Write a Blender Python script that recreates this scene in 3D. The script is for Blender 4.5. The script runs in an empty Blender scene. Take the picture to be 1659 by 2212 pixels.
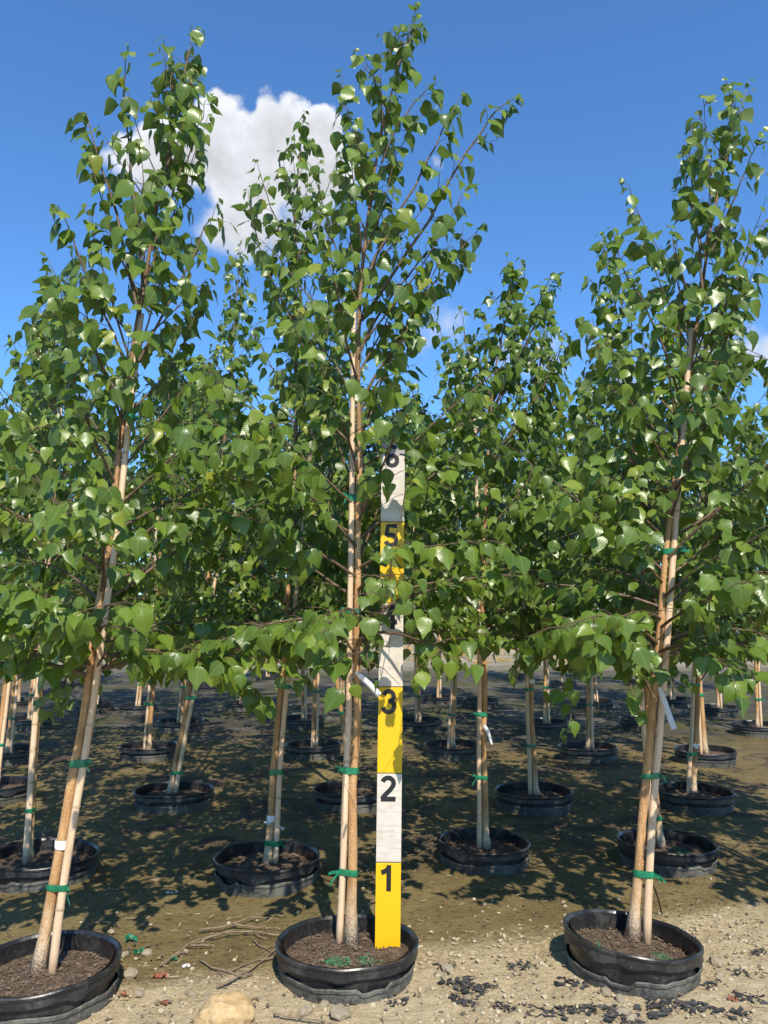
import bpy, math, random
import numpy as np
from mathutils import Vector, Matrix, noise as mnoise

# ------------------------------------------------------------------ camera, sky, sun, exposure
scene = bpy.context.scene
col = scene.collection
PITCH = math.radians(7.85)
CAM_H = 1.20
FOC = 1662.0                      # focal length in pixels of a 1659 x 2212 picture
cam = bpy.data.cameras.new('camera')
cam.sensor_fit = 'VERTICAL'
cam.sensor_height = 36.0
cam.lens = 36.0 * FOC / 2212.0
cam.clip_start = 0.05
cam.clip_end = 3000
cam_ob = bpy.data.objects.new('camera', cam)
col.objects.link(cam_ob)
cam_ob.location = (0, 0, CAM_H)
cam_ob.rotation_euler = (math.radians(90) + PITCH, 0, 0)
scene.camera = cam_ob

SUN_DIR = Vector((0.20, -0.88, 0.96)).normalized()     # towards the sun: behind the camera, a little right
sun = bpy.data.lights.new('sun', 'SUN')
sun.energy = 5.0
sun.angle = math.radians(0.53)
sun.color = (1.0, 0.93, 0.82)
sun_ob = bpy.data.objects.new('sun', sun)
col.objects.link(sun_ob)
sun_ob.location = (2, -8, 9)
sun_ob.rotation_euler = SUN_DIR.to_track_quat('Z', 'Y').to_euler()

scene.view_settings.view_transform = 'Standard'
scene.view_settings.look = 'None'
scene.view_settings.exposure = 0.40
scene.view_settings.gamma = 1.0
scene.cycles.use_denoising = True
scene.cycles.max_bounces = 5
scene.cycles.diffuse_bounces = 2
scene.cycles.transmission_bounces = 3
scene.cycles.use_adaptive_sampling = True
scene.cycles.adaptive_threshold = 0.02
scene.cycles.glossy_bounces = 2
scene.cycles.transparent_max_bounces = 6
scene.cycles.sample_clamp_indirect = 6.0

SINP, COSP = math.sin(PITCH), math.cos(PITCH)
def ray(px, py):
    u, v = (px - 829.5) / FOC, (1106.0 - py) / FOC
    return Vector((u, COSP - v * SINP, SINP + v * COSP))
def P(px, py, z=0.0):             # the point of the level z seen at that place of the survey picture
    d = ray(px, py); k = (z - CAM_H) / d.z
    return Vector((d.x * k, d.y * k, z))
def PY(px, py, y):                # the point at distance y
    d = ray(px, py); k = y / d.y
    return Vector((d.x * k, y, CAM_H + d.z * k))

# ------------------------------------------------------------------ node helpers
class NT:
    def __init__(self, tree):
        self.t = tree; tree.nodes.clear()
    def n(self, typ, **kw):
        nd = self.t.nodes.new(typ)
        for k, v in kw.items():
            if hasattr(nd, k) and k not in ('Scale',): setattr(nd, k, v)
        return nd
    def link(self, a, b): self.t.links.new(a, b)
    def put(self, sock, v):
        if isinstance(v, bpy.types.NodeSocket): self.link(v, sock)
        elif v is not None:
            try: sock.default_value = v
            except Exception: sock.default_value = (v, v, v)
    def m(self, op, a, b=None, c=None, clamp=False):
        nd = self.t.nodes.new('ShaderNodeMath'); nd.operation = op; nd.use_clamp = clamp
        self.put(nd.inputs[0], a)
        if b is not None: self.put(nd.inputs[1], b)
        if c is not None: self.put(nd.inputs[2], c)
        return nd.outputs[0]
    def v(self, op, a, b=None, s=None):
        nd = self.t.nodes.new('ShaderNodeVectorMath'); nd.operation = op
        self.put(nd.inputs[0], a)
        if b is not None: self.put(nd.inputs[1], b)
        if s is not None: self.put(nd.inputs['Scale'], s)
        return nd.outputs['Value'] if op in ('LENGTH', 'DOT_PRODUCT', 'DISTANCE') else nd.outputs[0]
    def noise(self, vec, scale, detail=4, rough=0.55, dist=0.0, out='Fac'):
        nd = self.t.nodes.new('ShaderNodeTexNoise')
        if vec is not None: self.link(vec, nd.inputs['Vector'])
        nd.inputs['Scale'].default_value = scale; nd.inputs['Detail'].default_value = detail
        nd.inputs['Roughness'].default_value = rough; nd.inputs['Distortion'].default_value = dist
        return nd.outputs[out]
    def vor(self, vec, scale, feature='F1', out='Distance', rnd=1.0):
        nd = self.t.nodes.new('ShaderNodeTexVoronoi'); nd.feature = feature
        if vec is not None: self.link(vec, nd.inputs['Vector'])
        nd.inputs['Scale'].default_value = scale; nd.inputs['Randomness'].default_value = rnd
        return nd.outputs[out]
    def ramp(self, fac, stops, interp='LINEAR'):
        nd = self.t.nodes.new('ShaderNodeValToRGB'); cr = nd.color_ramp; cr.interpolation = interp
        while len(cr.elements) < len(stops): cr.elements.new(0.5)
        for e, (p, c) in zip(cr.elements, stops):
            e.position = p
            e.color = (*c, 1) if isinstance(c, (tuple, list)) else (c, c, c, 1)
        self.link(fac, nd.inputs[0])
        return nd.outputs[0]
    def mix(self, fac, a, b, blend='MIX'):
        nd = self.t.nodes.new('ShaderNodeMix'); nd.data_type = 'RGBA'; nd.blend_type = blend
        self.put(nd.inputs[0], fac)
        for s, v in ((nd.inputs[6], a), (nd.inputs[7], b)):
            if isinstance(v, bpy.types.NodeSocket): self.link(v, s)
            else: s.default_value = (*v, 1)
        return nd.outputs[2]
    def smooth(self, x, lo, hi):
        nd = self.t.nodes.new('ShaderNodeMapRange'); nd.interpolation_type = 'SMOOTHSTEP'
        self.put(nd.inputs[0], x); self.put(nd.inputs[1], lo); self.put(nd.inputs[2], hi)
        return nd.outputs[0]
    def bump(self, h, strength=0.5, dist=0.01):
        nd = self.t.nodes.new('ShaderNodeBump')
        nd.inputs['Strength'].default_value = strength; nd.inputs['Distance'].default_value = dist
        self.link(h, nd.inputs['Height'])
        return nd.outputs[0]

# ------------------------------------------------------------------ the sky: clear blue with cumulus
world = bpy.data.worlds.new('World'); scene.world = world; world.use_nodes = True
def build_world():
    w = NT(world.node_tree)
    sky = w.n('ShaderNodeTexSky', sky_type='NISHITA', sun_disc=False)
    sky.sun_elevation = math.asin(SUN_DIR.z)
    sky.sun_rotation = math.atan2(SUN_DIR.x, SUN_DIR.y)
    sky.altitude = 0; sky.air_density = 1.0; sky.dust_density = 0.12; sky.ozone_density = 2.6
    skyc = w.mix(1.0, sky.outputs[0], (0.70, 1.12, 1.50), 'MULTIPLY')
    d = w.n('ShaderNodeTexCoord').outputs['Generated']
    d = w.v('NORMALIZE', d)
    sep = w.n('ShaderNodeSeparateXYZ'); w.link(d, sep.inputs[0])
    az = w.m('ARCTAN2', sep.outputs[0], sep.outputs[1]); el = w.m('ARCSINE', sep.outputs[2])
    def blob(px, py, rx, ry, amp=1.0, raw=None):
        if raw: a0, e0, wx, wy = raw
        else:
            r = ray(px, py).normalized(); a0, e0 = math.atan2(r.x, r.y), math.asin(r.z); wx, wy = rx / FOC, ry / FOC
        x = w.m('DIVIDE', w.m('SUBTRACT', az, a0), wx); y = w.m('DIVIDE', w.m('SUBTRACT', el, e0), wy)
        q = w.m('ADD', w.m('MULTIPLY', x, x), w.m('MULTIPLY', y, y))
        return w.m('MULTIPLY', w.m('SUBTRACT', 1.0, q), amp)
    spec = [(478, 272, 105, 105, 1.0), (600, 300, 115, 100, 1.0), (690, 300, 72, 80, 1.0), (400, 350, 130, 95, 1.1),
            (540, 400, 220, 120, 1.15), (320, 345, 120, 75, .95), (545, 480, 190, 95, 1.15), (720, 390, 95, 100, .85),
            (940, 370, 50, 55, .28), (985, 700, 85, 70, .75), (1085, 765, 100, 65, .75), (1200, 775, 110, 65, .75),
            (900, 760, 70, 40, .5), (1670, 650, 95, 95, .85), (1570, 760, 160, 85, 1.0), (1400, 830, 170, 65, .9), (700, 820, 140, 40, .5)]
    bl = None
    for s in spec:
        b = blob(*s[:4], s[4] * (1.3 if s[1] < 500 and s[0] < 800 else 1.0)); bl = b if bl is None else w.m('MAXIMUM', bl, b)
    rc = random.Random(5)                              # the same fair-weather clouds all round the horizon
    for k in range(8):
        a0 = math.radians(48 + k * 35 + rc.uniform(-5, 5))
        if a0 > math.pi: a0 -= 2 * math.pi
        b = blob(0, 0, 0, 0, 0.9, raw=(a0, math.radians(rc.choice((11, 16, 24, 31)) + rc.uniform(-3, 3)), rc.uniform(.08, .19), rc.uniform(.04, .09)))
        bl = w.m('MAXIMUM', bl, b)
    bl = w.m('MAXIMUM', bl, -1.6)
    warp = w.v('ADD', d, w.v('SCALE', w.noise(d, 9, 3, .5, out='Color'), s=0.035))
    f0 = w.noise(warp, 11, 6, .58); f1 = w.noise(w.v('ADD', warp, (-0.006, -0.004, 0.017)), 11, 4, .58)
    c1 = w.m('SUBTRACT', 1.0, w.vor(warp, 19)); c2 = w.m('SUBTRACT', 1.0, w.vor(warp, 47))
    p0 = w.m('ADD', w.m('MULTIPLY', f0, 1.35), w.m('ADD', w.m('MULTIPLY', c1, .46), w.m('MULTIPLY', c2, .26)))
    p1 = w.m('ADD', w.m('MULTIPLY', f1, 1.35), w.m('ADD', w.m('MULTIPLY', c1, .46), w.m('MULTIPLY', c2, .26)))
    dens = w.m('ADD', bl, w.m('MULTIPLY', w.m('SUBTRACT', p0, 1.20), 1.75))
    e_hi, e_lo = math.asin(ray(560, 330).normalized().z), math.asin(ray(560, 500).normalized().z)
    soft = w.smooth(el, e_hi, e_lo)
    alpha = w.smooth(dens, 0.06, w.m('ADD', 0.42, w.m('MULTIPLY', soft, 0.95)))
    thick = w.smooth(dens, 0.25, 1.35)
    sh = w.m('ADD', 0.93, w.m('MULTIPLY', w.m('SUBTRACT', p0, p1), 0.75))
    sh = w.m('SUBTRACT', sh, w.m('MULTIPLY', thick, 0.20))
    sh = w.m('MINIMUM', w.m('MAXIMUM', sh, 0.60), 1.06)
    cc = w.n('ShaderNodeCombineColor')
    w.link(w.m('MULTIPLY', sh, 6.4), cc.inputs[0]); w.link(w.m('MULTIPLY', sh, 6.55), cc.inputs[1]); w.link(w.m('MULTIPLY', sh, 6.9), cc.inputs[2])
    c = w.mix(w.m('MULTIPLY', alpha, 0.985), skyc, cc.outputs[0])
    bg = w.n('ShaderNodeBackground'); w.link(c, bg.inputs[0]); bg.inputs[1].default_value = 0.115
    world.cycles.sampling_method = 'MANUAL'; world.cycles.sample_map_resolution = 256
    out = w.n('ShaderNodeOutputWorld'); w.link(bg.outputs[0], out.inputs[0])
build_world()

# ------------------------------------------------------------------ materials
def material(name, f):
    m = bpy.data.materials.new(name); m.use_nodes = True
    t = NT(m.node_tree); f(t)
    return m
def principled(t, color, rough=0.7, normal=None, spec=0.5, **kw):
    b = t.n('ShaderNodeBsdfPrincipled')
    if isinstance(color, bpy.types.NodeSocket): t.link(color, b.inputs['Base Color'])
    else: b.inputs['Base Color'].default_value = (*color, 1)
    t.put(b.inputs['Roughness'], rough); b.inputs['Specular IOR Level'].default_value = spec
    if normal is not None: t.link(normal, b.inputs['Normal'])
    return b
def finish(t, sh): t.link(sh.outputs[0] if hasattr(sh, 'outputs') else sh, t.n('ShaderNodeOutputMaterial').inputs[0])
def coords(t, kind='Object'): return t.n('ShaderNodeTexCoord').outputs[kind]
def world_pos(t): return t.n('ShaderNodeNewGeometry').outputs['Position']
def rnd(t):
    a = t.n('ShaderNodeObjectInfo').outputs['Random']; b = t.n('ShaderNodeNewGeometry').outputs['Random Per Island']
    return t.m('FRACT', t.m('ADD', t.m('MULTIPLY', a, 7.31), b))

def m_leaf(t):
    at = t.n('ShaderNodeAttribute'); at.attribute_name = 'lp'
    sep = t.n('ShaderNodeSeparateXYZ'); t.link(at.outputs['Vector'], sep.inputs[0])
    ax = t.m('ABSOLUTE', sep.outputs[0])
    ph = t.m('SUBTRACT', sep.outputs[1], t.m('MULTIPLY', ax, 0.75))
    w = t.m('SINE', t.m('MULTIPLY', ph, 50.0))
    vein = t.smooth(w, 0.55, 1.0)
    rib = t.m('SUBTRACT', 1.0, t.smooth(ax, 0.012, 0.04))
    r = rnd(t)
    c = t.ramp(r, [(0, (0.068, 0.116, 0.015)), (.45, (0.098, 0.156, 0.018)), (.82, (0.128, 0.194, 0.021)), (.95, (0.172, 0.232, 0.026)), (1, (0.25, 0.27, 0.035))])
    c = t.mix(t.m('MULTIPLY', t.m('MAXIMUM', t.m('MULTIPLY', vein, .35), rib), 0.30), c, (0.20, 0.30, 0.09))
    under = t.n('ShaderNodeNewGeometry').outputs['Backfacing']
    c = t.mix(t.m('MULTIPLY', under, 0.75), c, (0.175, 0.230, 0.075))
    nor = t.bump(t.m('MULTIPLY', w, -0.5), 0.075, 0.003)
    b = principled(t, c, t.m('ADD', 0.33, t.m('MULTIPLY', under, 0.25)), nor, 0.42)
    tr = t.n('ShaderNodeBsdfTranslucent'); t.link(t.mix(0.45, c, (0.22, 0.40, 0.03)), tr.inputs[0])
    mx = t.n('ShaderNodeMixShader'); mx.inputs[0].default_value = 0.30
    t.link(b.outputs[0], mx.inputs[1]); t.link(tr.outputs[0], mx.inputs[2])
    finish(t, mx)
def m_bark(t):
    o = coords(t)
    st = t.v('MULTIPLY', o, (1, 1, 0.22))
    c = t.ramp(t.noise(st, 28, 5, .62), [(.25, (0.20, 0.10, 0.04)), (.45, (0.40, 0.215, 0.085)), (.62, (0.52, 0.31, 0.14)), (.8, (0.64, 0.46, 0.26))])
    sp = t.vor(t.v('MULTIPLY', o, (1, 1, 0.55)), 190)
    c = t.mix(t.m('MULTIPLY', t.m('SUBTRACT', 1.0, t.smooth(sp, .12, .34)), .62), c, (0.66, 0.50, 0.31))
    sep = t.n('ShaderNodeSeparateXYZ'); t.link(o, sep.inputs[0])
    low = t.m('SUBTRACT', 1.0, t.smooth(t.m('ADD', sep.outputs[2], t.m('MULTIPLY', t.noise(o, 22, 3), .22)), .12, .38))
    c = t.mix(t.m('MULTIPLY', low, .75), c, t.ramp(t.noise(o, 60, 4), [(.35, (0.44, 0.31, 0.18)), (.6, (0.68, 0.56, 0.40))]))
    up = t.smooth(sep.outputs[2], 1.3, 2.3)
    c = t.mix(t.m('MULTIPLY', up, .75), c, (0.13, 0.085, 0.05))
    pk = t.smooth(t.noise(t.v('MULTIPLY', o, (1, 1, .35)), 9, 3), .62, .70)
    c = t.mix(t.m('MULTIPLY', pk, .5), c, (0.20, 0.13, 0.085))
    h = t.m('ADD', t.noise(st, 60, 5, .6), t.m('MULTIPLY', sp, -.8))
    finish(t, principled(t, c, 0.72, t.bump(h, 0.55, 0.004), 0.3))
def m_branch(t):
    o = coords(t)
    c = t.ramp(t.noise(o, 60, 3), [(.3, (0.060, 0.040, 0.024)), (.55, (0.125, 0.082, 0.046)), (.75, (0.22, 0.155, 0.085))])
    finish(t, principled(t, c, 0.6, t.bump(t.noise(o, 160, 3), .4, .002), .35))
def m_cane(t):
    o = coords(t)
    st = t.v('MULTIPLY', o, (1, 1, 0.02))
    c = t.ramp(t.noise(st, 70, 4, .6), [(.3, (0.50, 0.335, 0.195)), (.5, (0.64, 0.45, 0.28)), (.75, (0.71, 0.54, 0.365))])
    c = t.mix(t.m('MULTIPLY', t.smooth(t.noise(o, 14, 4), .56, .70), .35), c, (0.36, 0.27, 0.17))
    c = t.mix(t.m('MULTIPLY', t.smooth(t.vor(o, 55), .18, .04), .5), c, (0.22, 0.14, 0.08))
    sep = t.n('ShaderNodeSeparateXYZ'); t.link(o, sep.inputs[0])
    finish(t, principled(t, c, 0.48, t.bump(t.noise(st, 150, 3), .25, .001), .4))
def m_pot(t):
    o = coords(t); sep = t.n('ShaderNodeSeparateXYZ'); t.link(o, sep.inputs[0])
    n = t.noise(o, 9, 6, .65); fine = t.noise(o, 70, 4, .7)
    dust = t.m('MULTIPLY', t.smooth(t.m('ADD', n, t.m('MULTIPLY', fine, .45)), .66, .98), .26)
    low = t.m('SUBTRACT', 1.0, t.smooth(t.m('ADD', sep.outputs[2], t.m('MULTIPLY', n, .05)), .018, .062))
    dust = t.m('MAXIMUM', dust, t.m('MULTIPLY', low, .62))
    scuff = t.smooth(t.noise(t.v('MULTIPLY', o, (1, 1, 5)), 26, 5, .7, .6), .60, .74)
    c = t.mix(dust, (0.013, 0.013, 0.014), (0.155, 0.140, 0.110))
    c = t.mix(t.m('MULTIPLY', scuff, .10), c, (0.26, 0.26, 0.27))
    spk = t.m('SUBTRACT', 1.0, t.smooth(t.vor(o, 75), .06, .11))
    spk = t.m('MULTIPLY', spk, t.smooth(t.noise(o, 17, 2), .55, .62))
    c = t.mix(t.m('MULTIPLY', spk, .8), c, (0.36, 0.33, 0.27))
    finish(t, principled(t, c, t.m('ADD', 0.30, t.m('MULTIPLY', dust, .8)), t.bump(t.m('ADD', n, t.m('MULTIPLY', fine, .3)), .25, .006), .5))
def m_socket(t):
    o = coords(t); n = t.noise(o, 12, 6, .65); fine = t.noise(o, 80, 4, .7)
    dust = t.smooth(t.m('ADD', t.m('MULTIPLY', n, .7), t.m('MULTIPLY', fine, .5)), .42, .80)
    c = t.mix(t.m('MULTIPLY', dust, .85), (0.022, 0.022, 0.022), (0.165, 0.158, 0.125))
    finish(t, principled(t, c, t.m('ADD', .38, t.m('MULTIPLY', dust, .5)), t.bump(t.m('ADD', n, t.m('MULTIPLY', fine, .4)), .35, .006), .45))
def m_soil(t):
    o = coords(t)
    n = t.noise(o, 40, 7, .72)
    c = t.ramp(n, [(.28, (0.045, 0.030, 0.020)), (.46, (0.125, 0.085, 0.056)), (.60, (0.215, 0.155, 0.108)), (.8, (0.34, 0.265, 0.19))])
    ch = t.m('SUBTRACT', 1.0, t.smooth(t.vor(o, 130), .10, .2))
    c = t.mix(t.m('MULTIPLY', t.m('MULTIPLY', ch, t.smooth(t.noise(o, 55, 2), .5, .6)), .8), c, (0.40, 0.33, 0.22))
    finish(t, principled(t, c, .9, t.bump(t.m('ADD', n, t.m('MULTIPLY', t.noise(o, 160, 3), .4)), 1.0, .02), .2))
def m_ground(t):
    p = world_pos(t); sep = t.n('ShaderNodeSeparateXYZ'); t.link(p, sep.inputs[0])
    X, Y = sep.outputs[0], sep.outputs[1]
    big = t.noise(p, 1.1, 5, .6); mid = t.noise(p, 6, 6, .68); fine = t.noise(p, 48, 5, .72); grit = t.noise(p, 260, 3, .7)
    # pale gravelly sand
    g = t.ramp(t.m('ADD', t.m('MULTIPLY', mid, .6), t.m('MULTIPLY', fine, .4)), [(.30, (0.29, 0.21, 0.11)), (.45, (0.43, 0.335, 0.19)), (.60, (0.53, 0.43, 0.26)), (.75, (0.61, 0.515, 0.34))])
    g = t.mix(t.m('MULTIPLY', t.smooth(t.vor(p, 62), .55, .16), .3), g, (0.54, 0.46, 0.32))
    g = t.mix(t.m('MULTIPLY', t.smooth(grit, .42, .30), .6), g, (0.14, 0.105, 0.065))
    # olive brown silt with algae and dark crumbs
    s = t.ramp(t.m('ADD', t.m('MULTIPLY', mid, .55), t.m('MULTIPLY', big, .45)), [(.30, (0.100, 0.071, 0.026)), (.47, (0.175, 0.128, 0.048)), (.62, (0.235, 0.177, 0.072)), (.8, (0.30, 0.235, 0.115))])
    crumb = t.smooth(t.noise(t.v('MULTIPLY', p, (.7, 1, 1)), 42, 4, .65), .56, .63)
    s = t.mix(t.m('MULTIPLY', crumb, .75), s, (0.042, 0.032, 0.016))
    peb = t.m('MULTIPLY', t.m('SUBTRACT', 1.0, t.smooth(t.vor(p, 46), .10, .17)), t.smooth(t.noise(p, 5, 3), .50, .62))
    s = t.mix(t.m('MULTIPLY', peb, .7), s, (0.46, 0.38, 0.22))
    s = t.mix(t.m('MULTIPLY', t.smooth(t.noise(p, 2.6, 4), .60, .72), .5), s, (0.105, 0.118, 0.030))
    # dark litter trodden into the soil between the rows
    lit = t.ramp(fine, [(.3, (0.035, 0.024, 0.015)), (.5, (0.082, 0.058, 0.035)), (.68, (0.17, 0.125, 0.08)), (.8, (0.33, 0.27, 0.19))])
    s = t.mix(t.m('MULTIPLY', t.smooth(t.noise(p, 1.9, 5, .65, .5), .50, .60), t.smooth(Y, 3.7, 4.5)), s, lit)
    # old grey weed fabric with algae further off, darkened to put the back rows' shade into the colour
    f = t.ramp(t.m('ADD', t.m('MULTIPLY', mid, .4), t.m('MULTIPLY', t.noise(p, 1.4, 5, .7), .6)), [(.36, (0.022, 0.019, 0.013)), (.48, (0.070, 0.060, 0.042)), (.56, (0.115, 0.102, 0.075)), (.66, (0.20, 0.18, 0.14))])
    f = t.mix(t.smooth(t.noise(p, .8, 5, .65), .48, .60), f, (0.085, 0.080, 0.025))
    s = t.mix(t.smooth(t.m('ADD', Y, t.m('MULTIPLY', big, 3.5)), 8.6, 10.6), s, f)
    # sun-baked track beyond the rows
    far = t.ramp(t.noise(p, .5, 5, .65), [(.35, (0.20, 0.175, 0.10)), (.55, (0.32, 0.27, 0.17)), (.7, (0.45, 0.385, 0.28))])
    s = t.mix(t.smooth(t.m('ADD', Y, t.m('MULTIPLY', big, 5)), 19, 24), s, far)
    edge = t.m('SUBTRACT', t.m('ADD', t.m('MULTIPLY', X, .25), t.m('ADD', 3.0, t.m('ADD', t.m('MULTIPLY', t.m('SUBTRACT', big, .5), .8), t.m('MULTIPLY', t.m('SUBTRACT', fine, .5), .35)))), Y)
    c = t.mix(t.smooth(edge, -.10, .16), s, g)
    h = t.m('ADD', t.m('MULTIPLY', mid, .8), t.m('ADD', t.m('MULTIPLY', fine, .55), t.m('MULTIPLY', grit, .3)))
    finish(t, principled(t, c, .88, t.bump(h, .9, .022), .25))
def m_stone(c0, c1, c2):
    def f(t):
        o = coords(t); r = rnd(t)
        n = t.noise(o, 34, 6, .68)
        c = t.ramp(n, [(.3, c0), (.5, c1), (.72, c2)])
        c = t.mix(t.m('MULTIPLY', r, .55), c, (0.30, 0.235, 0.14))
        finish(t, principled(t, c, .85, t.bump(n, .7, .012), .3))
    return f
def simple(color, rough=.6, var=.25, scale=30, spec=.4, bump=.3):
    def f(t):
        o = coords(t); n = t.noise(o, scale, 5, .65)
        lo = tuple(v * (1 - var) for v in color); hi = tuple(min(1, v * (1 + var)) for v in color)
        finish(t, principled(t, t.ramp(n, [(.3, lo), (.7, hi)]), rough, t.bump(n, bump, .004), spec))
    return f
def m_yellow(t):
    o = coords(t)
    st = t.n('ShaderNodeMapping'); st.inputs['Rotation'].default_value = (0, math.radians(38), 0); st.inputs['Scale'].default_value = (14, 14, 140)
    t.link(o, st.inputs[0])
    c = t.mix(t.m('MULTIPLY', t.smooth(t.noise(st.outputs[0], 1, 5, .7), .58, .75), .30), (0.66, 0.405, 0.006), (0.30, 0.17, 0.02))
    c = t.mix(t.m('MULTIPLY', t.m('MULTIPLY', t.m('SUBTRACT', 1.0, t.smooth(t.vor(o, 40), .05, .12)), t.smooth(t.noise(o, 9, 2), .52, .6)), .45), c, (0.30, 0.18, 0.03))
    c = t.mix(t.m('MULTIPLY', t.smooth(t.noise(o, 5, 4), .5, .8), .22), c, (0.46, 0.28, 0.015))
    finish(t, principled(t, c, .42, t.bump(t.noise(o, 40, 3), .1, .002), .4))
def m_white(t):
    o = coords(t)
    st = t.n('ShaderNodeMapping'); st.inputs['Rotation'].default_value = (0, math.radians(40), 0); st.inputs['Scale'].default_value = (10, 10, 90)
    t.link(o, st.inputs[0])
    c = t.mix(t.m('MULTIPLY', t.smooth(t.noise(st.outputs[0], 1, 5, .7), .45, .72), .6), (0.56, 0.51, 0.435), (0.35, 0.285, 0.205))
    c = t.mix(t.m('MULTIPLY', t.smooth(t.noise(o, 12, 5, .65), .46, .70), .5), c, (0.40, 0.335, 0.25))
    c = t.mix(t.m('MULTIPLY', t.smooth(t.noise(o, 120, 3), .55, .72), .3), c, (0.33, 0.27, 0.20))
    sep = t.n('ShaderNodeSeparateXYZ'); t.link(o, sep.inputs[0])
    top = t.smooth(t.m('ADD', sep.outputs[2], t.m('MULTIPLY', t.noise(o, 30, 4), .06)), 1.805, 1.83)
    c = t.mix(t.m('MULTIPLY', top, .8), c, (0.22, 0.20, 0.18))
    finish(t, principled(t, c, .55, t.bump(t.noise(o, 60, 4), .12, .002), .35))
def m_tag(t):
    at = t.n('ShaderNodeAttribute'); at.attribute_name = 'lp'
    sep = t.n('ShaderNodeSeparateXYZ'); t.link(at.outputs['Vector'], sep.inputs[0])
    rows = t.smooth(t.m('SINE', t.m('MULTIPLY', sep.outputs[0], 34.0)), .55, .8)
    cut = t.smooth(t.noise(t.v('MULTIPLY', at.outputs['Vector'], (5, 22, 1)), 1, 3), .44, .5)
    zone = t.m('MULTIPLY', t.smooth(sep.outputs[1], .42, .47), t.m('SUBTRACT', 1.0, t.smooth(sep.outputs[1], .88, .92)))
    ink = t.m('MULTIPLY', t.m('MULTIPLY', rows, cut), zone)
    finish(t, principled(t, t.mix(t.m('MULTIPLY', ink, .55), (0.80, 0.80, 0.80), (0.25, 0.25, 0.27)), .4, None, .4))
def m_plain_tag(t):
    b = principled(t, (0.74, 0.75, 0.76), .35, None, .5)
    tr = t.n('ShaderNodeBsdfTranslucent'); tr.inputs[0].default_value = (0.7, 0.72, 0.74, 1)
    mx = t.n('ShaderNodeMixShader'); mx.inputs[0].default_value = .3
    t.link(b.outputs[0], mx.inputs[1]); t.link(tr.outputs[0], mx.inputs[2]); finish(t, mx)
def m_far_leaf(t):
    r = rnd(t)
    c = t.ramp(r, [(0, (0.018, 0.040, 0.016)), (.6, (0.035, 0.070, 0.026)), (1, (0.060, 0.105, 0.036))])
    finish(t, principled(t, c, .6, None, .3))

M = {'leaf': material('birch_leaf', m_leaf), 'bark': material('birch_bark', m_bark), 'branch': material('birch_twig', m_branch),
     'cane': material('bamboo_cane', m_cane), 'node': material('bamboo_node', simple((0.44, 0.31, 0.19), .55)),
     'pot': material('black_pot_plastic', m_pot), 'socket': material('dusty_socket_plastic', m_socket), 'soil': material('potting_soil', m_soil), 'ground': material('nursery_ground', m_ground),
     'tan_stone': material('tan_sandstone', m_stone((0.33, 0.21, 0.09), (0.50, 0.345, 0.165), (0.60, 0.45, 0.25))),
     'pale_stone': material('pale_limestone', m_stone((0.30, 0.24, 0.15), (0.46, 0.385, 0.26), (0.60, 0.53, 0.39))),
     'twig': material('dry_twig', simple((0.20, 0.145, 0.095), .8, .5, 40)), 'straw': material('dry_straw', simple((0.42, 0.33, 0.20), .8, .4, 20)),
     'tape': material('green_tie_tape', simple((0.010, 0.165, 0.075), .32, .45, 60, .5)), 'white_tape': material('white_tape', simple((0.74, 0.73, 0.70), .5, .1)),
     'yellow': material('yellow_paint', m_yellow), 'white': material('weathered_white_paint', m_white), 'ink': material('black_numeral', simple((0.012, 0.012, 0.013), .5, .3)),
     'groove': material('dark_groove', simple((0.10, 0.07, 0.025), .7)), 'tag': material('printed_tag', m_tag), 'plain_tag': material('plain_tag', m_plain_tag),
     'shred': material('black_plastic_shred', simple((0.045, 0.043, 0.042), .65, .8, 50, .35, .8)), 'red_leaf': material('dead_leaf', simple((0.23, 0.065, 0.028), .6, .4)),
     'tube': material('drip_tube', simple((0.016, 0.016, 0.017), .4)), 'moss': material('green_granules', simple((0.045, 0.16, 0.07), .7, .6, 90)),
     'chip': material('bark_chip', simple((0.17, 0.12, 0.078), .85, .75, 25)), 'orange': material('fallen_yellow_leaves', simple((0.48, 0.27, 0.045), .7, .4, 8)),
     'far_leaf': material('distant_foliage', m_far_leaf), 'far_bark': material('distant_bark', simple((0.10, 0.075, 0.055), .9)),
     'far_cane': material('pale_cane', simple((0.62, 0.55, 0.47), .6, .12)), 'root': material('root_collar', simple((0.42, 0.25, 0.16), .85, .35, 45, .3, .9)), 'litter': material('white_litter', simple((0.72, 0.71, 0.68), .6, .1))}

# ------------------------------------------------------------------ mesh helpers
class MB:
    def __init__(self): self.v = []; self.f = []; self.n = 0; self.mi = []; self.lp = None
    def add(self, verts, faces, mi=0):
        verts = np.asarray(verts, float); self.v.append(verts)
        o = self.n
        for f in faces: self.f.append(tuple(i + o for i in f))
        self.mi += [mi] * len(faces); self.n += len(verts)
    def mesh(self, name, mats, smooth=True, lp=None):
        me = bpy.data.meshes.new(name)
        V = np.concatenate(self.v) if self.v else np.zeros((0, 3))
        me.from_pydata(V.tolist(), [], self.f)
        for m in mats: me.materials.append(m)
        if len(mats) > 1: me.polygons.foreach_set('material_index', self.mi)
        if smooth: me.polygons.foreach_set('use_smooth', [True] * len(me.polygons))
        if lp is not None:
            a = me.attributes.new('lp', 'FLOAT_VECTOR', 'POINT'); a.data.foreach_set('vector', np.asarray(lp, np.float32).ravel())
        me.update()
        return me
def put(name, mesh, parent=None, loc=None, rot=None):
    o = bpy.data.objects.new(name, mesh); col.objects.link(o)
    if parent is not None: o.parent = parent
    if loc is not None: o.location = loc
    if rot is not None: o.rotation_euler = rot
    return o
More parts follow.
